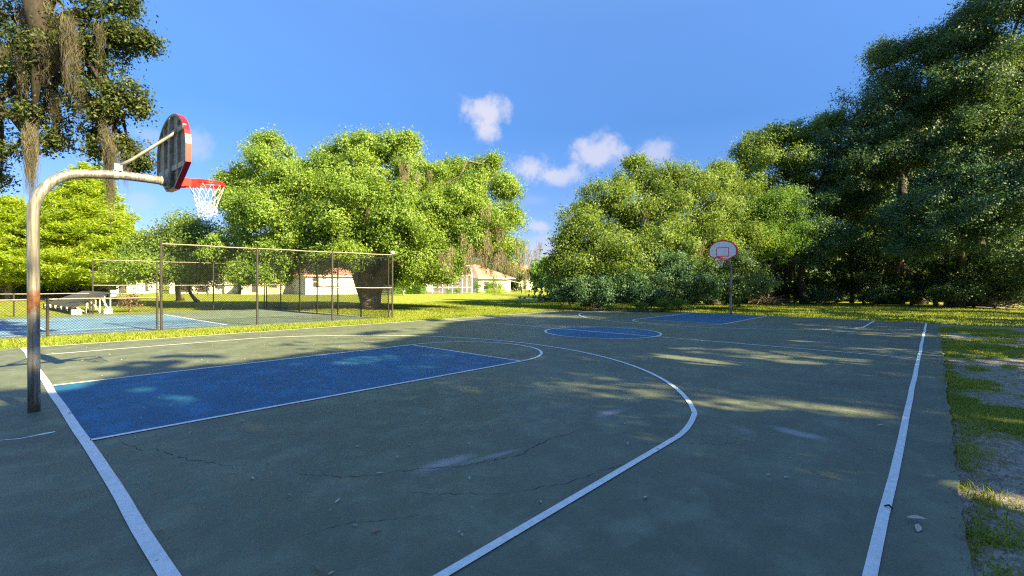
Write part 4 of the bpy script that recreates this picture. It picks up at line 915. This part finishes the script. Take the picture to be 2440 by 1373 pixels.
# trees to the right of and behind the photographer: they shade the court
def canopy_gap(C):  # crowns shaped for the light: drops leaves that would shade chosen sun patches
    """the openings in the row of shading crowns: leaves are cut away so that sunbeams reach these chosen places on the ground"""
    gx = C[:, 0]-SUN_DIR[0]/np.linalg.norm(SUN_DIR)*C[:, 2]/math.tan(SUN_EL); gy = C[:, 1]-SUN_DIR[1]/np.linalg.norm(SUN_DIR)*C[:, 2]/math.tan(SUN_EL)
    v = gx*.985+gy*.17; u = gy*.985-gx*.17
    st = .65*vnoise(v, u*.2, 2.7)+.35*vnoise(v+5, u*.3, 5.5); bl = vnoise(gx, gy, .9)*.6+vnoise(gx+3, gy, 2.3)*.4
    e = np.interp(gx, [-6, 0, 1.3, 4, 6.5, 8.4, 9.7, 13, 18, 25], [7.6, 8.6, 9.8, 10.0, 10.5, 11.5, 12.6, 14.5, 15.2, 15.4])
    lit = (gy > e+(bl-.5)*1.8) & ~((bl > .70) & (gy < e+2.2))
    def el(cx, cy_, a, b, rot, thr, n=st):
        ca, sa = math.cos(R(rot)), math.sin(R(rot)); dx, dy = gx-cx, gy-cy_; q = ((dx*ca+dy*sa)/a)**2+((dy*ca-dx*sa)/b)**2
        return (q < 1) & (n > thr+.25*np.clip(q-.5, 0, 1))
    for q in ((10.4, 1.9, 1.7, 2.9, 10, .46), (9.3, 3.6, .9, .9, 0, .56), (6.5, 1.0, .55, 2.0, 30, .50), (2.68, .95, .10, .40, 14, .48), (2.5, 1.5, .10, .22, 10, .4), (21.3, 1.4, 3.6, 2.6, 0, .48), (15.5, 1.5, 1.8, 1.8, 0, .56), (8.6, 3.8, 1.0, 1.6, 10, .56), (18, -2.4, 4.2, 2.0, 0, .42), (12.5, -2.5, 2.2, 1.3, 0, .55),
              (7.3, -1.1, .30, 1.0, 8, .25), (4.45, -.8, .22, .5, 8, .1), (5.6, -2.2, .3, .8, 8, .3), (3.1, -1.9, .2, .5, 8, .3)): lit |= el(*q) & (rng.random(len(gx)) < .88)
    for q in ((.9, 7.3, .45, .35, 0, .35), (.75, 8.2, .5, .3, 0, .35), (2.4, 6.6, .5, .35, 0, .4), (4.6, 8.4, .8, .4, 0, .4), (4.7, 6.9, .5, .35, 0, .45), (2.6, 8.7, 1.2, .5, 0, .4), (6.2, 7.6, .6, .5, 0, .5), (3.9, 5.2, .4, .6, 0, .5), (4.5, 2.3, .25, .3, 0, .4), (-1.5, 5.5, .7, .5, 0, .4), (1.6, 5.2, .5, .3, 0, .5)): lit |= el(*q, n=.5*bl+.5*st) & (rng.random(len(gx)) < .68)
    lit |= (gx > 26) & (st > .52)
    return ~lit
def shade_tree(x, y, H, rad, dens=2.0, leaf=.3, per=30, zlo=.48, label=''):
    lo = []; n = int(9+rad*2)
    for i in range(n):
        a_ = rng.uniform(0, 2*PI); q = rad*rng.uniform(.15, .85); z = H*rng.uniform(zlo, .92); r_ = rad*rng.uniform(.28, .44)*(1.1-.35*abs(z/H-.65)*2)
        lo.append((np.array([x+q*math.cos(a_), y+q*math.sin(a_), z]), np.array([r_, r_, r_*.65])))
    lo.append((np.array([x, y, H*.85]), np.array([rad*.4, rad*.4, H*.13])))
    tree('live_oak', label, 'shade trees along the right side of the court', lo, (x, y, -.05), [(x+.3, y, H*.38)], .42, 'darkoak', dens, .62, per, leaf, twigs=1, inner=.4, sub=8, keep=canopy_gap)
SH = [(-8, -11.5, 14.5, 5.2), (-1.8, -12.5, 15.5, 5.0), (4.2, -12.5, 15.5, 5.0), (11.2, -12.5, 17.5, 4.8), (18.2, -12.5, 19, 5.0), (25.2, -12.5, 20, 5.0), (32.5, -12, 19, 5.4), (41, -14, 19, 6.5), (2, -21, 16, 6.4), (11.5, -23, 17, 6), (22, -23, 20, 6.4), (-9, -20, 15, 6), (31, -24, 21, 7), (49, -16, 20, 7)]
WH = ['beyond the near baseline', 'nearest the photographer', 'right of the near free-throw lane', 'right of the half-way line', 'right of the centre circle', 'right of the far free-throw lane', 'beyond the far right corner', 'at the mouth of the right woods', 'second row near the photographer', 'second row at mid court', 'second row at the far half', 'second row behind the near baseline', 'second row beyond the far corner', 'deep in the right woods']
for (x, y, H, rad), wh in zip(SH, WH): shade_tree(x, y, H, rad, zlo=.26 if y > -15 else .4, label='shading live oak off to the right, '+wh)

# ------------------------------------------------------------------ garden plants by the houses
def hedge(label, a_, b_, H, D_, mat='hedge', leaf=.12, dens=700):
    a_ = np.array(a_[:2]); b_ = np.array(b_[:2]); Lw = np.linalg.norm(b_-a_); u = (b_-a_)/Lw; n = np.array([-u[1], u[0]]); n = n if np.dot(n, cF[:2]) > 0 else -n
    k = int((Lw*H*2+Lw*D_+2*D_*H)*dens/2); s = rng.uniform(0, 1, k); q = rng.random((k, 3)); face = rng.choice(4, k, p=np.array([Lw*H, Lw*D_, D_*H, D_*H])/(Lw*H+Lw*D_+2*D_*H))
    q[face == 0, 1] = 0; q[face == 1, 2] = 1; q[face == 2, 0] = 0; q[face == 3, 0] = 1
    nn = np.zeros((k, 3)); nn[face == 0] = [*-n, 0]; nn[face == 1] = [0, 0, 1]; nn[face == 2] = [*-u, 0]; nn[face == 3] = [*u, 0]
    P = np.stack([u[0]*q[:, 0]*Lw+n[0]*q[:, 1]*D_, u[1]*q[:, 0]*Lw+n[1]*q[:, 1]*D_, q[:, 2]*H], -1)+rng.normal(size=(k, 3))*.05
    e = empty('hedge', (*a_, 0), label, 'hedge', 'clipped hedges by the houses')
    npmesh('foliage', leaves(P, nn+rng.normal(size=(k, 3))*.5, leaf, .6), quads(k), MAT[mat], e)
    T = lambda v: (u[0]*v[0]+n[0]*v[1], u[1]*v[0]+n[1]*v[1], v[2]); MB().box(.12, .12, -.05, Lw-.12, D_-.12, H-.12, T).build('stem', MAT['darkhedge'], e)
hedge('bright clipped hedge block right of the big oak trunk', g(966, 700), g(1002, 700.5), 1.35, 1.5)
hedge('bright clipped hedge block just left of the wider one', g(938, 700), g(960, 700), 1.3, 1.5)
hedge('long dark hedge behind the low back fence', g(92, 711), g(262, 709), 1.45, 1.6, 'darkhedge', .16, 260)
hedge('olive hedge at far left before the peach house', g(-60, 711), g(84, 712), 1.3, 1.6, 'hedge', .16, 240)
def bush(label, px, py, w_, h_, mat='hedge', d=1.2):
    b = g(px, py); r = w_/2; lo = [(np.array([b[0]+rng.normal()*r*.3, b[1]+rng.normal()*r*.3, h_*.5]), np.array([r*.8, r*.8, h_*.55])) for _ in range(3)]
    tree('garden_shrub', label, 'garden shrubs by the houses', lo, (b[0], b[1], -.03), [(b[0], b[1], h_*.4)], .05, mat, 3.0, .16, 26, .12, twigs=1, zmin=.05, sub=0)
bush('low round shrub in front of the pool enclosure', 1088, 699.5, 1.6, .9); bush('smallest round shrub left before the pool enclosure', 1070, 700, 1.2, .55)
bush('leafy plant at the right corner of the pool enclosure', 1137, 698.5, 1.8, 1.9, 'fresh'); bush('big rounded yellow-green shrub before the terracotta-roofed house', 1170, 697.5, 3.2, 2.1, 'hedge')
bush('shrub just right of the big rounded one', 1192, 697.5, 2.2, 1.5, 'hedge'); bush('pale flowering border at the foot of the rounded shrub', 1180, 699, 4.2, .6, 'cypress')
bush('dark shrub between the hedge blocks and the pool enclosure', 992, 697, 2.0, 1.2, 'darkoak'); bush('bright bush in the gap left of the woods', 1280, 695, 3.4, 1.6, 'hedge'); bush('grey weedy bush behind the panel rack', 310, 742, 1.0, .95, 'dry')
bush('low bush at the wood edge in the gap', 1318, 703, 2.6, 1.0, 'hedge')
def gardentree(label, px, d, top, r, mat='cypress'):
    b = at(px, 690, d); zt = CAM[2]+(686-top)/FPX*d; lo = [(np.array([b[0]+rng.normal()*r*.4, b[1]+rng.normal()*r*.4, zt-r*rng.uniform(.7, 1.5)]), np.array([r*.75]*3)) for _ in range(5)]
    tree('garden_tree', label, 'garden trees by the houses', lo, (b[0], b[1], -.05), [(b[0], b[1], zt-2.2*r)], .13, mat, .9, .4, 34, .3, bark='greybark', twigs=2)
gardentree('slender multi-stemmed tree in the gap, before the farthest house', 1292, 62, 632, 1.5, 'hedge')
gardentree('slim pale tree in front of the clipped hedge', 962, 60, 655, .9, 'oak')
gardentree('dark tree behind the clipped hedge blocks', 1015, 72, 600, 2.6, 'oakwood'); gardentree('leafy tree behind the white stucco house', 640, 80, 590, 4.5, 'darkoak'); gardentree('tree behind the cream porch house', 500, 80, 600, 5.0, 'oakwood')
gardentree('tree behind the white and grey house', 300, 80, 590, 4.5, 'oakwood'); gardentree('tree behind the peach house at far left', 60, 75, 560, 5.0, 'fresh'); gardentree('dark tree behind the awning', 1215, 95, 620, 3.6, 'darkoak'); gardentree('tall tree behind the pool enclosure house', 1100, 100, 600, 5, 'oakwood'); gardentree('tree behind the big oak and the houses', 820, 90, 600, 5, 'darkoak')
def palm(label, px, top, d):
    b = at(px, 690, d); zt = CAM[2]+(686-top)/FPX*d-.9; e = empty('palm_tree', (b[0], b[1], -.05), label, 'palm', 'palms in the gap'); MB().tube([(0, 0, 0), (.1, 0, zt*.5), (0, 0, zt)], [.22, .17, .16], 10).build('trunk', MAT['greybark'], e, True)
    V = []
    for i in range(36):
        a_ = rng.uniform(0, 2*PI); el = rng.uniform(-.7, 1.1); d_ = np.array([math.cos(a_)*math.cos(el), math.sin(a_)*math.cos(el), math.sin(el)]); side = np.array([-math.sin(a_), math.cos(a_), 0]); c = np.array([0, 0, zt]); ln = rng.uniform(1.1, 1.7)
        for k in range(9):
            f = (k-4)/4; dd = d_+side*f*.55; dd /= np.linalg.norm(dd); t0 = c+d_*.3*ln; t1 = c+d_*.35*ln+dd*ln*.7-np.array([0, 0, .25*ln]); wv = np.cross(dd, [0, 0, 1])*.05
            V += [t0-wv, t0+wv, t1+wv*.2, t1-wv*.2]
    npmesh('crown', np.array(V), quads(len(V)//4), MAT['oak'], e)
palm('taller fan palm in the gap between oak and woods', 1300, 617, 88); palm('shorter fan palm left of the taller one', 1274, 624, 90)
# white post markers behind the court
for (px, py, hh, l) in ((286, 712, .95, 'small pale marker post on the lawn right of the panel rack'),):
    b = g(px, py); o_ = MB().tube([(0, 0, -.05), (0, 0, hh), (0, 0, hh+.03)], [.04, .04, .015], 8).build('marker_post', MAT['whitetrim']); o_.location = (b[0], b[1], 0); tag(o_, l, 'post')

# ------------------------------------------------------------------ grass
def blades(P, h, wd, lean=.5):
    n = len(P); a_ = rng.uniform(0, 2*PI, n); s = np.stack([np.cos(a_), np.sin(a_), np.zeros(n)], -1); dv = np.stack([-np.sin(a_), np.cos(a_), np.zeros(n)], -1)*rng.normal(size=(n, 1))*lean+rng.normal(size=(n, 3))*[.25, .25, 0]
    hh = (h*rng.uniform(.4, 1.3, n))[:, None]; up = np.array([0, 0, 1.0]); wv = (wd*rng.uniform(.6, 1.3, n))[:, None]
    m1 = P+up*hh*.55+dv*hh*.35; tp = P+up*hh*.9+dv*hh*1.0
    V = np.stack([P-s*wv, P+s*wv, m1+s*wv*.8, m1-s*wv*.8, m1-s*wv*.8, m1+s*wv*.8, tp+s*wv*.12, tp-s*wv*.12], 1).reshape(-1, 3)
    return V
Vg = []
# right verge: tufts where the ground is not bare
x = rng.uniform(1.0, 9.5, 560000); y = -.34-rng.exponential(1.7, 560000); k = (y > -7) & (bare(x, y)+rng.normal(size=len(x))*.05 < .50); x, y = x[k], y[k]
dcam = np.hypot(x-CAM[0], y-CAM[1]); k = rng.random(len(x)) < np.clip(1.3-dcam/12, .25, 1); x, y = x[k], y[k]
k = (bare(x, y) < .46) | (rng.random(len(x)) < .4); x, y = x[k], y[k]
Vg.append(blades(np.stack([x, y, gz(x, y)], -1), .030, .0028, .9))
x = rng.uniform(9, 24, 60000); y = -.34-rng.exponential(2.2, 60000); k = (y > -9) & (bare(x, y) < .46); x, y = x[k], y[k]; Vg.append(blades(np.stack([x, y, gz(x, y)], -1), .06, .006))
# taller weeds at the very edge of the slab
tx, ty = [], []
for (cx_, cy_, nn_, s_) in ((3.72, -.62, 160, .16), (3.55, -.9, 120, .14), (2.95, -.6, 160, .12), (2.6, -.55, 130, .1), (4.4, -.55, 90, .12), (5.6, -.55, 90, .15), (7.2, -.6, 110, .2), (3.0, -1.2, 90, .15)):
    tx.append(cx_+rng.normal(size=nn_)*s_); ty.append(np.minimum(-.42, cy_+rng.normal(size=nn_)*s_*.6))
x, y = np.concatenate(tx), np.concatenate(ty); Vg.append(blades(np.stack([x, y, gz(x, y)], -1), .075, .0036, .9))
x = rng.uniform(1.5, 14, 7000); y = -.40-np.abs(rng.normal(size=7000))*.08; k = vnoise(x, y, 3.1) > .52; x, y = x[k], y[k]; Vg.append(blades(np.stack([x, y, gz(x, y)], -1), .04, .003, 1.0))
# strip between the courts
x = rng.uniform(-4, 26, 90000); y = rng.uniform(15.77, 18.4, 90000); lim = np.interp(x, [0, 11, 12, 26], [18.12, 17.5, 19.5, 22]); k = (y < lim) & (bare(x, y) < .5); Vg.append(blades(np.stack([x[k], y[k], x[k]*0-.035], -1), .09, .010))
x = rng.uniform(11.4, 32, 70000); y = rng.uniform(17.2, 30, 70000); Vg.append(blades(np.stack([x, y, x*0-.035], -1), .085, .013))
# beyond the far baseline
x = rng.uniform(CL_+.4, 46, 90000); y = rng.uniform(-9, 17, 90000); Vg.append(blades(np.stack([x, y, x*0-.035], -1), .085, .013))
V = np.concatenate(Vg); tag(npmesh('grass', V, quads(len(V)//4), MAT['blade']), 'short green grass and weeds growing on the verges round the courts', 'grass', None, 'stuff')

n = 5200; x = rng.uniform(1.4, 13, n); y = -.43-rng.exponential(.22, n)+.06*(vnoise(x, x*0, 2.2)-.5); z = gz(x, y)+.008; k = rng.random(n) < .16; y[k] += .13*rng.random(k.sum()); z[k & (y > EDGE_R)] = .006
C = np.stack([x, y, z], -1); V = leaves(C, np.array([0, 0, 1.0])+rng.normal(size=(n, 3))*.35, .022, .45)
tag(npmesh('leaf_litter', V, quads(n), MAT['dry']), 'brown leaf litter and bark bits scattered along the right edge of the court', 'leaf litter', None, 'stuff')

# ------------------------------------------------------------------ fallen leaves on the court
lm = [simple('dry_leaf_pale', (.50, .46, .36), .7, 0, .3, 20), simple('dry_leaf_brown', (.34, .20, .11), .7, 0, .3, 20)]
def leaf_mesh(curl=.25, wd=.45):
    m = MB(); n = 7; rows = []
    for i in range(n):
        t = i/(n-1); wv = wd*math.sin(PI*min(1, t*.92+.04))**.8*.5; z = curl*.4*math.sin(t*PI)+.02
        rows.append([(t-.5, -wv, z+curl*.35*wv/wd*2), (t-.5, 0, z), (t-.5, wv, z+curl*.35*wv/wd*2)])
    vs = [v for r_ in rows for v in r_]; fs = [(3*i+j, 3*i+j+1, 3*i+4+j, 3*i+3+j) for i in range(n-1) for j in range(2)]
    vs += [(-.5, -.012, .02), (-.5, .012, .02), (-.68, .008, .05), (-.68, -.008, .05)]; k = 3*n; fs.append((k, k+1, k+2, k+3))
    m.add(vs, fs); return m
protos = [leaf_mesh(.1+.25*i, .36+.06*i) for i in range(3)]
meshes = []
for i, pm in enumerate(protos):
    for j, mm in enumerate(lm):
        o_ = pm.build('fallen_leaf', mm); meshes.append(o_.data); bpy.data.objects.remove(o_)
named = [((2187, 1262), .13, 0, 'pair of large pale dead leaves right of the right sideline', 1), ((1538, 1188), .075, 0, 'pale folded leaf on the court right of the three-point line', 0), ((895, 1268), .075, 1, 'orange-brown leaf near the bottom of the court', 1),
         ((904, 1130), .07, 0, 'pale curled leaf just left of the grey worn patch', 0), ((851, 1066), .06, 0, 'pale leaf below the free-throw lane', 0), ((2073, 1071), .06, 1, 'small reddish leaf left of the right sideline', 1), ((1831, 1134), .06, 0, 'left one of two small pale leaves near the right sideline', 0), ((1874, 1140), .06, 0, 'right one of two small pale leaves near the right sideline', 0),
         ((2098, 1015), .09, 0, 'thin pale leaf beside the sunlit streak on the court', 0), ((805, 1196), .07, 0, 'flat grey leaf left of the worn patch', 0), ((239, 973), .09, 1, 'dark leaf on the blue lane near the baseline', 1), ((1116, 1059), .05, 0, 'tiny bluish leaf above the worn patch', 0)]
def put(mi, loc, sz, rz, label, grp=None, z=.009):
    o_ = bpy.data.objects.new('fallen_leaf', meshes[mi]); col.objects.link(o_); o_.location = (loc[0], loc[1], z); o_.scale = (sz,)*3; o_.rotation_euler = (rng.normal()*.1, rng.normal()*.1, rz); tag(o_, label, 'leaf', grp); return o_
for (q, sz, mi, lb, _) in named: put(mi, g(*q), sz*.8, rng.uniform(0, 6), lb, 'leaves fallen on the court')
l2 = g(2192, 1252); put(0, (l2[0]+.03, l2[1]+.02), .10, 2.0, 'smaller pale leaf overlapping the large one right of the sideline', 'leaves fallen on the court', .03)
xs_ = np.concatenate([rng.uniform(0, 5, 80), rng.uniform(.5, 14, 80), rng.uniform(0, 8, 90)]); ys_ = np.concatenate([rng.uniform(.3, 8, 80), rng.uniform(.2, 15, 80), rng.uniform(9.5, 15.2, 90)])
for x, y in zip(xs_, ys_):
    put(int(rng.integers(0, 3))*2+(1 if rng.random() < .2 else 0), (x, y), rng.uniform(.018, .045), rng.uniform(0, 6), 'tiny pale leaf scrap lying on the green court', 'tiny leaf scraps on the court')
for i in range(32):
    x = rng.uniform(1.8, 8); y = -.45-rng.exponential(.6); put(int(rng.integers(0, 6)), (x, y), rng.uniform(.022, .05), rng.uniform(0, 6), 'dead leaf lying on the sandy verge', 'leaves on the sandy verge', float(gz(x, y))+.02)
m = MB(); b0, b1, b2 = g(740, 1352), g(757, 1364), g(782, 1372); m.tube([(*b0[:2], .012), (*((b0+b1)/2)[:2], .02), (*b1[:2], .012), (*b2[:2], .012)], [.003, .004, .004, .002], 6); tag(m.build('twig', MAT['dry']), 'thin curved twig at the bottom edge of the court', 'twig')
m = MB(); b0, b1 = g(2108, 1210), g(2128, 1218); m.tube([(*b0[:2], .014), (*((b0+b1)/2)[:2], .03), (*b1[:2], .014)], [.006, .008, .004], 6); tag(m.build('twig', MAT['crack']), 'short dark twig lying on the right sideline', 'twig')
